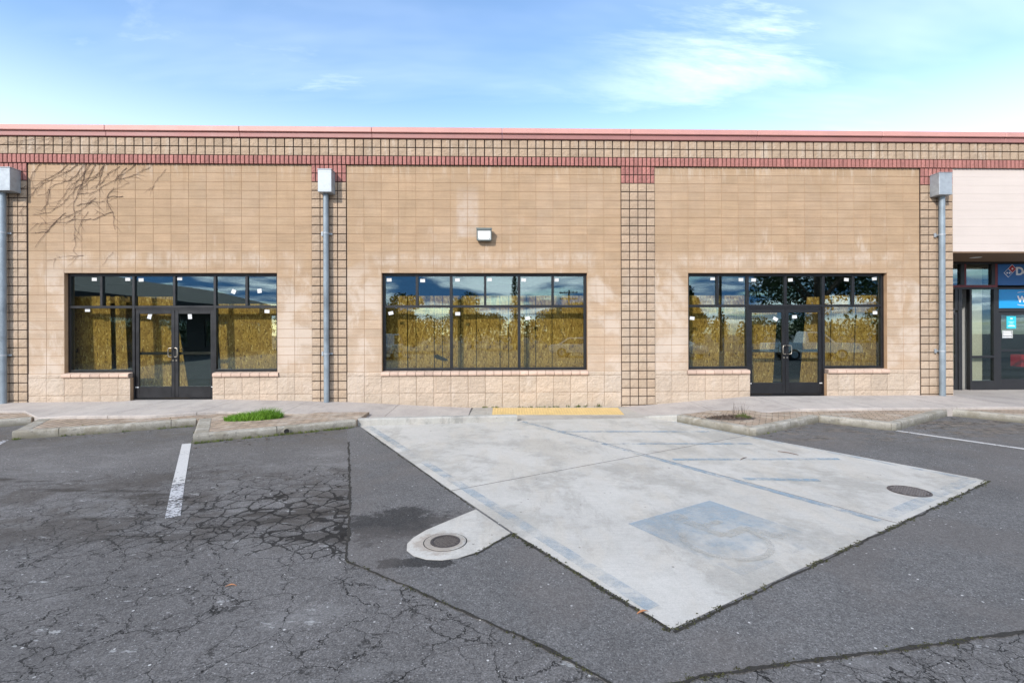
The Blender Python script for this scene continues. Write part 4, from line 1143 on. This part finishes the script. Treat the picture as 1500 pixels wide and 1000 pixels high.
seg([(.42,.22),(.44,.56)],.10); seg([(.44,.36),(.66,.36)],.07); seg([(.44,.56),(.70,.56)],.09); seg([(.69,.55),(.77,.82)],.09); seg([(.76,.80),(.86,.78)],.07)
seg([(.36+.30*math.cos(a),.62+.30*math.sin(a)) for a in [R(-120-x) for x in range(0,255,15)]],.05)
struct(g.build('wheelchair_symbol',M['symbol']))

# manhole lid and drain grate
t=empty('manhole_cover',(4.552,-6.352,SZ0),'round dark manhole cover near the right corner of the concrete pad','manhole cover')
b=MB(); b.lathe([(.20,.002),(.20,.006),(.182,.006),(.182,.002)],(4.552,-6.352,SZ0),36); b.build('frame',M['iron'],t)
b=MB(); b.lathe([(.180,.001),(.180,.005),(.001,.005)],(4.552,-6.352,SZ0),36)
lid=b.build('lid',M['ironlid'],t); b=MB()
for i in range(-5,6):
    for j in range(-5,6):
        x,y=i*.032,j*.032
        if x*x+y*y<.165**2: b.box(4.552+x-.009,4.552+x+.009,-6.352+y-.009,-6.352+y+.009,SZ0+.0048,SZ0+.009)
b.build('tread_pattern',M['ironbump'],lid)
t=empty('drain_grate',(-.458,-7.50,SZ0),'round iron drain grate in the rounded concrete apron','drain grate')
c=(-.458,-7.495,SZ0+.001)
b=MB(); b.lathe([(.178,.001),(.176,.004),(.128,.004),(.125,.001),(.125,-.02)],c,36); b.build('frame_ring',M['kerbpale'],t)
b=MB(); b.lathe([(.186,.0008),(.178,.0012)],c,36); b.build('frame_joint',M['pit'],t)
b=MB(); b.lathe([(.122,-.006),(.001,-.006)],c,28); b.build('pit',M['pit'],t)
b=MB(); b.lathe([(.125,.002),(.125,.008),(.106,.008),(.106,.0)],c,32)
for i in range(-4,5):
    o=i*.0235; hl=math.sqrt(max(0,.108**2-o*o))
    a=Vector((c[0],c[1],c[2]+.004))+Vector((-.5*o,.866*o,0)); dd=Vector((.866,.5,0))
    nn=Vector((-.5,.866,0))*.006
    p=[a-dd*hl-nn,a+dd*hl-nn,a+dd*hl+nn,a-dd*hl+nn]
    b.add([tuple(q) for q in p]+[tuple(q-Vector((0,0,.008))) for q in p],[(0,1,2,3),(0,4,5,1),(1,5,6,2),(2,6,7,3),(3,7,4,0)])
b.build('grate',M['ironlid'],t)

# ------------------------------------------------------------------ plants on the ground
def blades(mb,cx,cy,rx,ry,n,h0,h1,z,w=.006,lean=.5,rot=0.0,dome=True,t0=.7,t1=1.25):
    cr,sr=math.cos(rot),math.sin(rot)
    for _ in range(n):
        a=random.uniform(0,2*math.pi); r=math.sqrt(random.random())
        u,v=rx*r*math.cos(a),ry*r*math.sin(a)
        x=cx+u*cr-v*sr; y=cy+u*sr+v*cr
        h=random.uniform(h0,h1)*((1-.55*r*r) if dome else 1)
        az=random.uniform(0,2*math.pi); L=random.uniform(.1,lean)*h
        dx,dy=math.cos(az)*L+u*cr*.35*h*2,math.sin(az)*L
        wx,wy=-math.sin(az+1)*w/2,math.cos(az+1)*w/2
        t=random.uniform(t0,t1)
        mb.add([(x-wx,y-wy,z),(x+wx,y+wy,z),(x+dx*.4+wx*.8,y+dy*.4+wy*.8,z+h*.6),(x+dx*.4-wx*.8,y+dy*.4-wy*.8,z+h*.6),(x+dx,y+dy,z+h*.98)],[(0,1,2,3),(3,2,4)],t)
b=MB()
blades(b,-4.71,-2.10,.50,.22,2600,.10,.20,KZ-.006,.007,.7,R(18))
blades(b,-4.47,-2.02,.27,.15,800,.15,.27,KZ-.006,.007,.6,R(18))
tag(b.build('grass_clump',M['grass'],None,(-4.7,-2.1,KZ)),'bright green grass clump growing from the brick paving','grass clump')
b=MB()
blades(b,4.42,-2.42,.40,.15,420,.03,.09,KZ-.006,.022,.9,0,True,.5,1.2)
blades(b,4.60,-2.40,.13,.08,26,.20,.36,KZ-.006,.005,.35,0,False,.5,.9)
b.add([],[])
wd=tag(b.build('dead_weed',M['deadweed'],None,(4.45,-2.42,KZ)),'dead brown weed clump in the paving of the right planter','dead weed')
b=MB(); blades(b,4.64,-2.44,.18,.08,220,.05,.14,KZ-.006,.007,.6); b.build('green_shoots',M['weed'],wd)
b=MB()
n=26; poly=[(4.42+(.47*(1+.25*mnoise.noise((k*.9,1,2))))*math.cos(2*math.pi*k/n),-2.43+.19*(1+.3*mnoise.noise((k*.9,5,2)))*math.sin(2*math.pi*k/n)) for k in range(n)]
b.prism(poly,-.2,KZ-.0015); struct(b.build('soil_patch',M['soil']))

def along(pts,dens,off,fn):
    for a,b_ in zip(pts,pts[1:]):
        L=math.dist(a,b_)
        for _ in range(int(L*dens)):
            f_=random.random(); x=a[0]+(b_[0]-a[0])*f_; y=a[1]+(b_[1]-a[1])*f_
            if mnoise.noise((x*2.2,y*2.2,11))+.4*mnoise.noise((x*9,y*9,4))<-.16: continue
            nx,ny=-(b_[1]-a[1])/L,(b_[0]-a[0])/L; o=random.gauss(0,off)
            fn(x+nx*o,y+ny*o)
wb=MB()
def tuft(mb,z,n,h,r,w):
    def f(x,y): blades(mb,x,y,r,r,n,h*.4,h,z,w,.9,0,True,.55,1.3)
    return f
along([(-8.20,-3.17),(-5.86,-2.10)],55,.015,tuft(wb,GZ,7,.055,.03,.008))
along([(-4.93,-3.62),(-2.75,-2.38)],60,.015,tuft(wb,GZ,7,.065,.03,.008))
along([(-4.99,-3.56),(-5.5,-2.62)],10,.015,tuft(wb,GZ,7,.05,.03,.008))
along([(4.30,-3.45),(4.9,-3.12)],14,.015,tuft(wb,GZ,6,.05,.03,.008))
along([(-.45,-.03),(2.3,-.04)],15,.012,tuft(wb,-.246,8,.06,.04,.010))
along([(1.5,-.04),(2.5,-.04)],12,.012,tuft(wb,-.246,12,.10,.05,.012))
along([(-8.0,-2.98),(-6.0,-2.0)],2,.1,tuft(wb,KZ,5,.03,.03,.008))
tag(wb.build('kerb_weeds',M['weed']),'small green weeds growing along the foot of the kerbs and wall','weeds',kind='stuff')
mb_=MB()
z0=GZ+.004
along([PQ(-3.575,6.42),PQ(-3.515,8.12)],70,.014,tuft(mb_,z0,6,.016,.016,.009))
along([PQ(-3.51,8.13),PQ(-1.6,8.13),PQ(.2,8.13),PQ(2.0,8.12)],70,.014,tuft(mb_,z0,6,.016,.016,.009))
along(edge_pts[3:8],42,.012,tuft(mb_,z0,5,.012,.014,.008))
along(edge_pts[7:]+[(4.2,-8.7)],48,.014,tuft(mb_,z0,5,.013,.016,.008))
along([PQ(-3.45,1.2),PQ(-3.57,5.66)],14,.010,tuft(mb_,z0,5,.014,.014,.008))
along([(-.20,-7.73),(.115,-7.345)],40,.010,tuft(mb_,z0,6,.016,.014,.008))
tag(mb_.build('moss',M['moss']),'dark moss and tiny weeds filling the asphalt cracks and pad edges','moss',kind='stuff')

def leaf(x,y,z,ang,L,label):
    b=MB(); c,s_=math.cos(ang),math.sin(ang); n=6; V=[]
    for i in range(n+1):
        f_=i/n; w=L*.13*math.sin(math.pi*min(.97,f_+.03)); u=(f_-.5)*L; zz=z+.004+.012*math.sin(3*f_)
        V+=[(x+u*c-w*s_,y+u*s_+w*c,zz),(x+u*c,y+u*s_,zz-.003),(x+u*c+w*s_,y+u*s_-w*c,zz)]
    F=[]
    for i in range(n): F+=[(3*i,3*i+1,3*i+4,3*i+3),(3*i+1,3*i+2,3*i+5,3*i+4)]
    b.add(V,F); tag(b.build('fallen_leaf',M['leafdry'],None,(x,y,z)),label,'leaf')
leaf(.905,-8.60,SZ0,.3,.085,'dry orange-brown leaf lying near the front corner of the concrete pad')
leaf(-1.89,-8.17,GZ,.1,.075,'dry leaf on the cracked asphalt left of the drain')

lb=MB()
for _ in range(260):
    if random.random()<.6:
        f_=random.random(); a,b_=random.choice([((4.36,-3.50),(6.2,-2.36)),((7.15,-3.15),(9.3,-1.85)),((-4.8,-3.75),(-2.9,-2.6)),((-8.0,-3.2),(-6.0,-2.3))])
        x=a[0]+(b_[0]-a[0])*f_; y=a[1]+(b_[1]-a[1])*f_-abs(random.gauss(0,.16)); z=GZ+.006
    else: x=4.42+random.gauss(0,.35); y=-2.42+random.gauss(0,.14); z=KZ-.003
    L=random.uniform(.012,.035); an=random.uniform(0,6.28); c_,s_=math.cos(an)*L,math.sin(an)*L; t_=random.uniform(.4,1.3); h_=random.uniform(.003,.014)
    lb.add([(x-c_,y-s_,z),(x+s_*.4,y-c_*.4,z+h_),(x+c_,y+s_,z+.004),(x-s_*.4,y+c_*.4,z+h_*.7)],[(0,1,2,3)],t_)
tag(lb.build('leaf_litter',M['deadweed']),'scattered brown leaf litter along the kerbs and round the dead weed','litter',kind='stuff')

def twig(x,y,z,ang,L,label):
    b=MB(); c,s_=math.cos(ang),math.sin(ang)
    b.tube([(x-L/2*c,y-L/2*s_,z+.004),(x,y,z+.012),(x+L/2*c,y+L/2*s_,z+.004)],[.004,.006,.003],5)
    tag(b.build('twig',M['wood_vine'],None,(x,y,z)),label,'twig')
twig(4.22,-4.62,SZ0,-.9,.28,'thin straight twig on the concrete pad between blue stripes')
twig(3.42,-4.90,SZ0,.7,.20,'short bent twig on the concrete pad beside a blue stripe')

# ------------------------------------------------------------------ what the glass reflects (across the lot)
def leaves(mb,c,r,n,size,t0=.6,t1=1.3):
    for _ in range(n):
        d=Vector((random.gauss(0,1),random.gauss(0,1),random.gauss(0,1))).normalized()*(random.random()**.4)
        p=Vector(c)+Vector((d.x*r[0],d.y*r[1],d.z*r[2]))
        u=Vector((random.gauss(0,1),random.gauss(0,1),random.gauss(0,1))).normalized(); v=u.orthogonal().normalized()
        s_=size*random.uniform(.6,1.4)
        mb.add([tuple(p-u*s_),tuple(p-v*s_*.5),tuple(p+u*s_),tuple(p+v*s_*.5)],[(0,1,2,3)],random.uniform(t0,t1))
def tree(name,label,x,y,h,r,th,mat,seed,dens=1.0,col=False):
    random.seed(seed)
    t=empty(name,(x,y,GZ),label,'tree','trees across the lot')
    b=MB(); tr=.035*h
    b.tube([(x,y,GZ),(x+.1,y,GZ+th),(x,y,GZ+h*.75)],[tr,tr*.7,tr*.2],8)
    tips=[]
    if not col:
        for i in range(11):
            a=random.uniform(0,6.28); z=GZ+th*.8+random.random()*(h-th)*.55; q=random.uniform(.5,.85)*r
            e=Vector((x+q*math.cos(a),y+q*math.sin(a),z+random.uniform(.2,.35)*(h-th)))
            b.tube([(x,y,z),((x+e.x)/2,(y+e.y)/2,(z+e.z)/2+.2),tuple(e)],[tr*.35,tr*.22,tr*.06],5); tips.append(e)
    b.build('trunk',M['bark'],t)
    f=MB()
    if col:
        for i in range(26):
            k=i/25; rr=r*(.35+.65*math.sin(math.pi*min(1,.18+k*.80)))
            leaves(f,(x,y,GZ+.4+k*(h-.6)),(rr,rr,h/22),int(60*dens),.10)
    else:
        for e in tips: leaves(f,e,(r*.42,r*.42,r*.34),int(520*dens),.13)
        for i in range(9):
            a=random.uniform(0,6.28); q=random.random()**.5*r*.7
            leaves(f,(x+q*math.cos(a),y+q*math.sin(a),GZ+th+random.random()*(h-th)),(r*.38,r*.38,r*.3),int(480*dens),.13)
    f.build('crown',M[mat],t)
    return t
tree('cypress_tree','tall narrow dark cypress reflected in the middle window',1.75,-41,7.9,.62,.5,'tree_dark',3,col=True)
tree('leafy_tree','big dark leafy tree reflected above the right storefront doors',25.0,-26,14,5.2,3.0,'tree_dark',5,1.6)
tree('leafy_tree','low rounded tree reflected at the left of the middle window',-9.5,-36,5.0,2.6,1.0,'tree_mid',7)
tree('leafy_tree','mid-green tree reflected at the centre of the middle window',-3.0,-45,5.6,3.0,1.2,'tree_mid',9)
tree('leafy_tree','bushy tree reflected at the right of the middle window',8.0,-47,5.6,3.2,1.0,'tree_mid',12)
tree('leafy_tree','small dark tree reflected at the left edge of the right storefront',15.5,-30,6.2,2.2,1.6,'tree_dark',15)
tree('leafy_tree','bare-topped tree reflected in the shop beyond the siding',38,-34,9.5,3.6,2.4,'tree_mid',17,.5)
random.seed(23)
f=MB()
for i in range(110):
    x=-75+150*i/109; leaves(f,(x+random.uniform(-.6,.6),-68+random.uniform(-4,4),GZ+1.4+random.random()*1.4),(1.6,1.4,1.7+random.random()*1.2),190,.26)
tag(f.build('treeline',M['tree_mid']),'low far hedge line closing the lot, reflected in the windows','treeline',kind='stuff')

def upole(x,y,h,label):
    t=empty('utility_pole',(x,y,GZ),label,'utility pole','utility poles across the lot')
    b=MB(); b.tube([(x,y,GZ),(x,y,h)],[.16,.11],10); b.build('pole',M['polewood'],t)
    for zz in (h-.35,h-1.25):
        c=MB(); c.cbox(x-1.2,x+1.2,y-.06,y+.06,zz-.07,zz+.07,.01)
        ca=c.build('crossarm',M['polewood'],t)
        for sx in (-1.1,-.6,.6,1.1):
            i_=MB(); i_.lathe([(.03,0),(.055,.06),(.03,.12),(.001,.14)],(x+sx,y,zz+.07),8); i_.build('insulator',M['galv'],ca)
upole(9.6,-55,7.4,'wooden utility pole with crossarms reflected at the right of the middle window')
upole(21.0,-34,9.6,'wooden utility pole with crossarms reflected in the right storefront')
for k,(zz,sx) in enumerate(((9.3,-1.1),(9.3,1.1),(8.4,.6))):
    a=Vector((21+sx,-34,zz)); b0=Vector((-40,-49,zz+.8)); pts=[]
    for i in range(25):
        f_=i/24; p=a.lerp(b0,f_); p.z-=1.1*math.sin(math.pi*f_); pts.append(tuple(p))
    w=MB(); w.tube(pts,.022,5); tag(w.build('overhead_wire',M['cable'],None,(21+sx,-34,zz)),['upper rear overhead wire reflected in the right storefront','upper front overhead wire reflected in the right storefront','lower overhead wire reflected in the right storefront'][k],'wire')

# dark shop building on the left
t=empty('neighbour_building',(-27,-24,GZ),'long dark-roofed building reflected in the left storefront','building')
b=MB(); b.box(-36,-25.5,-44,-6,GZ,3.6); b.build('wall',M['darkwall'],t)
b=MB(); 
vs=[(-36.8,-45,3.6),(-23.4,-45,3.6),(-23.4,-5,3.6),(-36.8,-5,3.6),(-36.8,-45,3.95),(-23.4,-45,3.95),(-23.4,-5,3.95),(-36.8,-5,3.95),(-30,-43,6.0),(-30,-7,6.0)]
b.add(vs,[(3,2,1,0),(0,1,5,4),(1,2,6,5),(2,3,7,6),(3,0,4,7),(5,6,9,8),(7,4,8,9),(4,5,8),(6,7,9)]); b.build('roof',M['roofdark'],t)
for i in range(6):
    y=-41+i*6; b=MB(); b.box(-25.55,-25.44,y,y+3.6,.4,2.7); w=b.build('window',M['frame2'],t)
    g=MB(); g.box(-25.435,-25.425,y+.1,y+3.5,.5,2.6); g.build('pane',M['glass'],w)

# parked cars
def m_paintcar(name,c): return simple(name,c,.25,0,.02,coat=.8)
CARP={'silver':m_paintcar('silver_car_paint',(.42,.43,.45)),'white':m_paintcar('white_car_paint',(.75,.75,.74)),'dark':m_paintcar('dark_car_paint',(.03,.032,.04)),'black':m_paintcar('black_car_paint',(.015,.015,.017))}
M['carglass']=simple('car_glass',(.02,.024,.026),.05)
M['headlight']=simple('headlight_glass',(.7,.7,.7),.1)
def car(x,y,rz,col,kind,label):
    t=empty('parked_car',(x,y,GZ),label,'car','cars parked across the lot')
    L=4.7;W=.92
    if kind=='suv': lower=[(-2.3,.35),(-2.35,.75),(-2.25,1.0),(2.0,1.02),(2.32,.85),(2.36,.4)]; cab=[(-2.2,1.0),(-2.0,1.62),(-1.7,1.74),(.3,1.72),(1.15,1.02)]
    elif kind=='pickup': lower=[(-2.8,.45),(-2.8,1.08),(1.1,1.08),(2.4,1.06),(2.62,.85),(2.64,.45)]; cab=[(-.75,1.06),(-.6,1.78),(.45,1.78),(1.15,1.06)]
    else: lower=[(-2.3,.32),(-2.36,.7),(-2.2,.92),(-1.3,.95),(1.1,.93),(2.15,.82),(2.34,.6),(2.34,.3)]; cab=[(-1.75,.93),(-1.0,1.40),(.1,1.43),(1.15,.92)]
    c,s_=math.cos(rz),math.sin(rz)
    def tr(p): return (x+p[0]*c-p[1]*s_, y+p[0]*s_+p[1]*c, GZ+p[2])
    def shell(prof,w0,w1):
        zmax=max(z for _,z in prof); zmin=min(z for _,z in prof); b=MB(); n=len(prof)
        wd=[w0+(w1-w0)*(z-zmin)/(zmax-zmin) for _,z in prof]
        vs=[tr((px,-wd[i],z)) for i,(px,z) in enumerate(prof)]+[tr((px,wd[i],z)) for i,(px,z) in enumerate(prof)]
        b.add(vs,[tuple(range(n)),tuple(range(2*n-1,n-1,-1))]+[(k,n+k,n+(k+1)%n,(k+1)%n) for k in range(n)]); return b
    bo=shell(lower,W,W*.95).build('body',CARP[col],t)
    m=bo.modifiers.new('soft','BEVEL'); m.width=.07; m.segments=3
    ca=shell(cab,W*.92,W*.70).build('cabin',CARP[col],t); m=ca.modifiers.new('soft','BEVEL'); m.width=.05; m.segments=2
    zc=[z for _,z in cab]; zl,zh=min(zc)+.06,max(zc)-.09
    xa,xb=cab[0][0],cab[-1][0]; xta,xtb=cab[1][0] if kind!='suv' else cab[2][0],cab[-2][0]
    for sd in (-1,1):
        b=MB(); wl,wh=W*.92+.006,W*.72+.012
        def py(z): f_=(z-min(zc))/(max(zc)-min(zc)); return W*.92+(W*.70-W*.92)*f_+.012
        q=[(xa+.25,zl),(xb-.28,zl),(xtb-.05,zh),(xta+.10,zh)]
        v=[tr((px,sd*py(z),z)) for px,z in q]+[tr((px,sd*(py(z)-.03),z)) for px,z in q]
        b.add(v,[(0,1,2,3),(7,6,5,4),(0,4,5,1),(1,5,6,2),(2,6,7,3),(3,7,4,0)]); b.build('side_window',M['carglass'],t)
    for wx in (-1.42,1.42):
        for sd in (-1,1):
            b=MB(); b.tube([tr((wx,sd*.70,.34)),tr((wx,sd*.94,.34))],.34,24); w=b.build('wheel',M['tyre'],t)
            b=MB(); b.tube([tr((wx,sd*.93,.34)),tr((wx,sd*.955,.34))],.21,16); b.build('rim',M['galv'],w)
    for sd in (-1,1):
        b=MB(); q=tr((lower[-2][0]-.03,sd*.66,lower[-2][1]-.08)); b.tube([tr((lower[-2][0]-.10,sd*.66,lower[-2][1]-.10)),tr((lower[-2][0]+.02,sd*.66,lower[-2][1]-.10))],.09,12); b.build('headlight',M['headlight'],t)
car(-8.0,-23,R(90),'silver','suv','silver sport utility car reflected at the left of the middle window')
car(6.2,-24,R(20),'white','sedan','white sedan reflected at the lower right of the middle window')
car(12.6,-22.5,R(75),'silver','sedan','silver sedan reflected at the left pane of the right storefront')
car(20.0,-19,R(8),'white','pickup','white pickup truck reflected right of the right storefront doors')

# ------------------------------------------------------------------ SKY, SUN, CAMERA
SUN=Vector((-.62,-1.0,.72)).normalized()
el=math.asin(SUN.z)
w=bpy.data.worlds.new('World'); scene.world=w; w.use_nodes=True
nt=w.node_tree; nt.nodes.clear()
def N(t,**k):
    o=nt.nodes.new(t)
    for a,b_ in k.items(): setattr(o,a,b_)
    return o
Lk=nt.links.new
out=N('ShaderNodeOutputWorld'); bg=N('ShaderNodeBackground'); Lk(bg.outputs[0],out.inputs[0])
SKY_K=.15
bg.inputs['Strength'].default_value=SKY_K
sky=N('ShaderNodeTexSky',sky_type='NISHITA'); sky.sun_disc=False; sky.sun_elevation=el; sky.sun_rotation=math.atan2(SUN.x,SUN.y)
sky.air_density=1.0; sky.dust_density=.8; sky.ozone_density=1.5; sky.altitude=50
tc=N('ShaderNodeTexCoord'); sx=N('ShaderNodeSeparateXYZ'); Lk(tc.outputs['Generated'],sx.inputs[0])
def mth(op,a,b_=0.0,clamp=False):
    q=N('ShaderNodeMath',operation=op,use_clamp=clamp)
    for i,v in enumerate((a,b_)):
        if isinstance(v,(int,float)): q.inputs[i].default_value=v
        else: Lk(v,q.inputs[i])
    return q.outputs[0]
def mr(v,a,b_,c=0.0,d=1.0):
    q=N('ShaderNodeMapRange',interpolation_type='SMOOTHSTEP'); Lk(v,q.inputs[0])
    for i,x in enumerate((a,b_,c,d)): q.inputs[i+1].default_value=x
    return q.outputs[0]
zz=mth('MAXIMUM',sx.outputs[2],0.0); dn=mth('ADD',zz,.10)
u=mth('SUBTRACT',-.64,mth('DIVIDE',sx.outputs[0],dn)); v=mth('DIVIDE',sx.outputs[1],dn)
cb=N('ShaderNodeCombineXYZ'); Lk(u,cb.inputs[0]); Lk(v,cb.inputs[1])
def cn(scale,loc,stretch,detail=8,rough=.6,dist=0.0,rot=0):
    mp=N('ShaderNodeMapping'); Lk(cb.outputs[0],mp.inputs[0]); mp.inputs['Scale'].default_value=stretch; mp.inputs['Location'].default_value=loc; mp.inputs['Rotation'].default_value=(0,0,rot)
    q=N('ShaderNodeTexNoise'); Lk(mp.outputs[0],q.inputs['Vector']); q.inputs['Scale'].default_value=scale; q.inputs['Detail'].default_value=detail; q.inputs['Roughness'].default_value=rough; q.inputs['Distortion'].default_value=dist
    return q.outputs['Fac']
wisp=mth('MULTIPLY',mr(cn(1.1,(2.3,.4,0),(.55,1.7,1),10,.66,.6,R(10)),.46,.74),mr(cn(.42,(7.1,3.2,0),(1,1,1),3,.5),.40,.58))
wisp2=mth('MULTIPLY',mr(cn(1.3,(6.3,1.4,0),(.5,1.8,1),10,.66,.5,R(-12)),.50,.76),mr(cn(.6,(1.7,5.3,0),(1,1,1),3,.5),.44,.60))
wisp=mth('MULTIPLY',mth('MAXIMUM',mth('MULTIPLY',wisp,.50),mth('MULTIPLY',wisp2,.62)),mr(sx.outputs[2],.33,.50,.12,1.0))
veil=mr(cn(.5,(3,9,0),(.4,1.2,1),6,.6,.3),.42,.80,0,.30)
front=mth('MAXIMUM',wisp,veil)
cum=mr(cn(.8,(1.5,2.2,0),(1,1,1),9,.55,.15),.36,.50)
back=mr(sx.outputs[1],.15,-.25)
cl=mth('ADD',mth('MULTIPLY',cum,back),mth('MULTIPLY',front,mth('SUBTRACT',1.0,back)),True)
pale=mth('MULTIPLY',mr(sx.outputs[2],.46,.22,0,.22),mth('SUBTRACT',1.0,back))
cl=mth('MAXIMUM',cl,pale)
cl=mth('MULTIPLY',cl,mr(sx.outputs[2],-.02,.05))
# cloud brightness: lit tops, greyer bellies
shade=mr(cn(.9,(5,1,0),(1,1,1),8,.6,.3),.44,.62)
shade=mth('MAXIMUM',shade,mth('SUBTRACT',1.0,back))
mxc=N('ShaderNodeMix',data_type='RGBA'); Lk(shade,mxc.inputs['Factor']); mxc.inputs['A'].default_value=(.55,1.35,2.9,1); mxc.inputs['B'].default_value=(8.6,9.0,9.6,1)
mx=N('ShaderNodeMix',data_type='RGBA'); Lk(cl,mx.inputs['Factor']); skt=N('ShaderNodeMix',data_type='RGBA',blend_type='MULTIPLY'); skt.inputs['Factor'].default_value=1; Lk(sky.outputs[0],skt.inputs['A']); skt.inputs['B'].default_value=(.86,.955,1.0,1); Lk(skt.outputs['Result'],mx.inputs['A']); Lk(mxc.outputs['Result'],mx.inputs['B'])
Lk(mx.outputs['Result'],bg.inputs[0])

sl=bpy.data.lights.new('sun','SUN'); sl.energy=2.1; sl.angle=R(1.5); sl.color=(1,.95,.88)
so_=bpy.data.objects.new('sun',sl); COL.objects.link(so_); so_.rotation_euler=SUN.to_track_quat('Z','Y').to_euler(); so_.location=(-20,-30,30)

cam=bpy.data.cameras.new('camera'); co=bpy.data.objects.new('camera',cam); COL.objects.link(co)
th=R(1.57); roll=.0033
cam.sensor_width=36; cam.lens=720*36/1500; cam.shift_y=-13/1500; cam.clip_end=2000; cam.clip_start=.05
fw=Vector((math.sin(th),math.cos(th),0)); rt=Vector((math.cos(th),-math.sin(th),0)); up=Vector((0,0,1))
# the camera leans a fifth of a degree, so level lines climb slightly to the right
rt2=rt*math.cos(roll)-up*math.sin(roll); up2=rt*math.sin(roll)+up*math.cos(roll)
mtx=Matrix((( rt2.x,up2.x,-fw.x,0),(rt2.y,up2.y,-fw.y,-11.685),(rt2.z,up2.z,-fw.z,1.53),(0,0,0,1)))
co.matrix_world=mtx
scene.camera=co
scene.view_settings.view_transform='Standard'; scene.view_settings.look='None'; scene.view_settings.gamma=1; scene.view_settings.use_curve_mapping=False
scene.view_settings.exposure=1.10
scene.cycles.max_bounces=8; scene.cycles.transparent_max_bounces=16
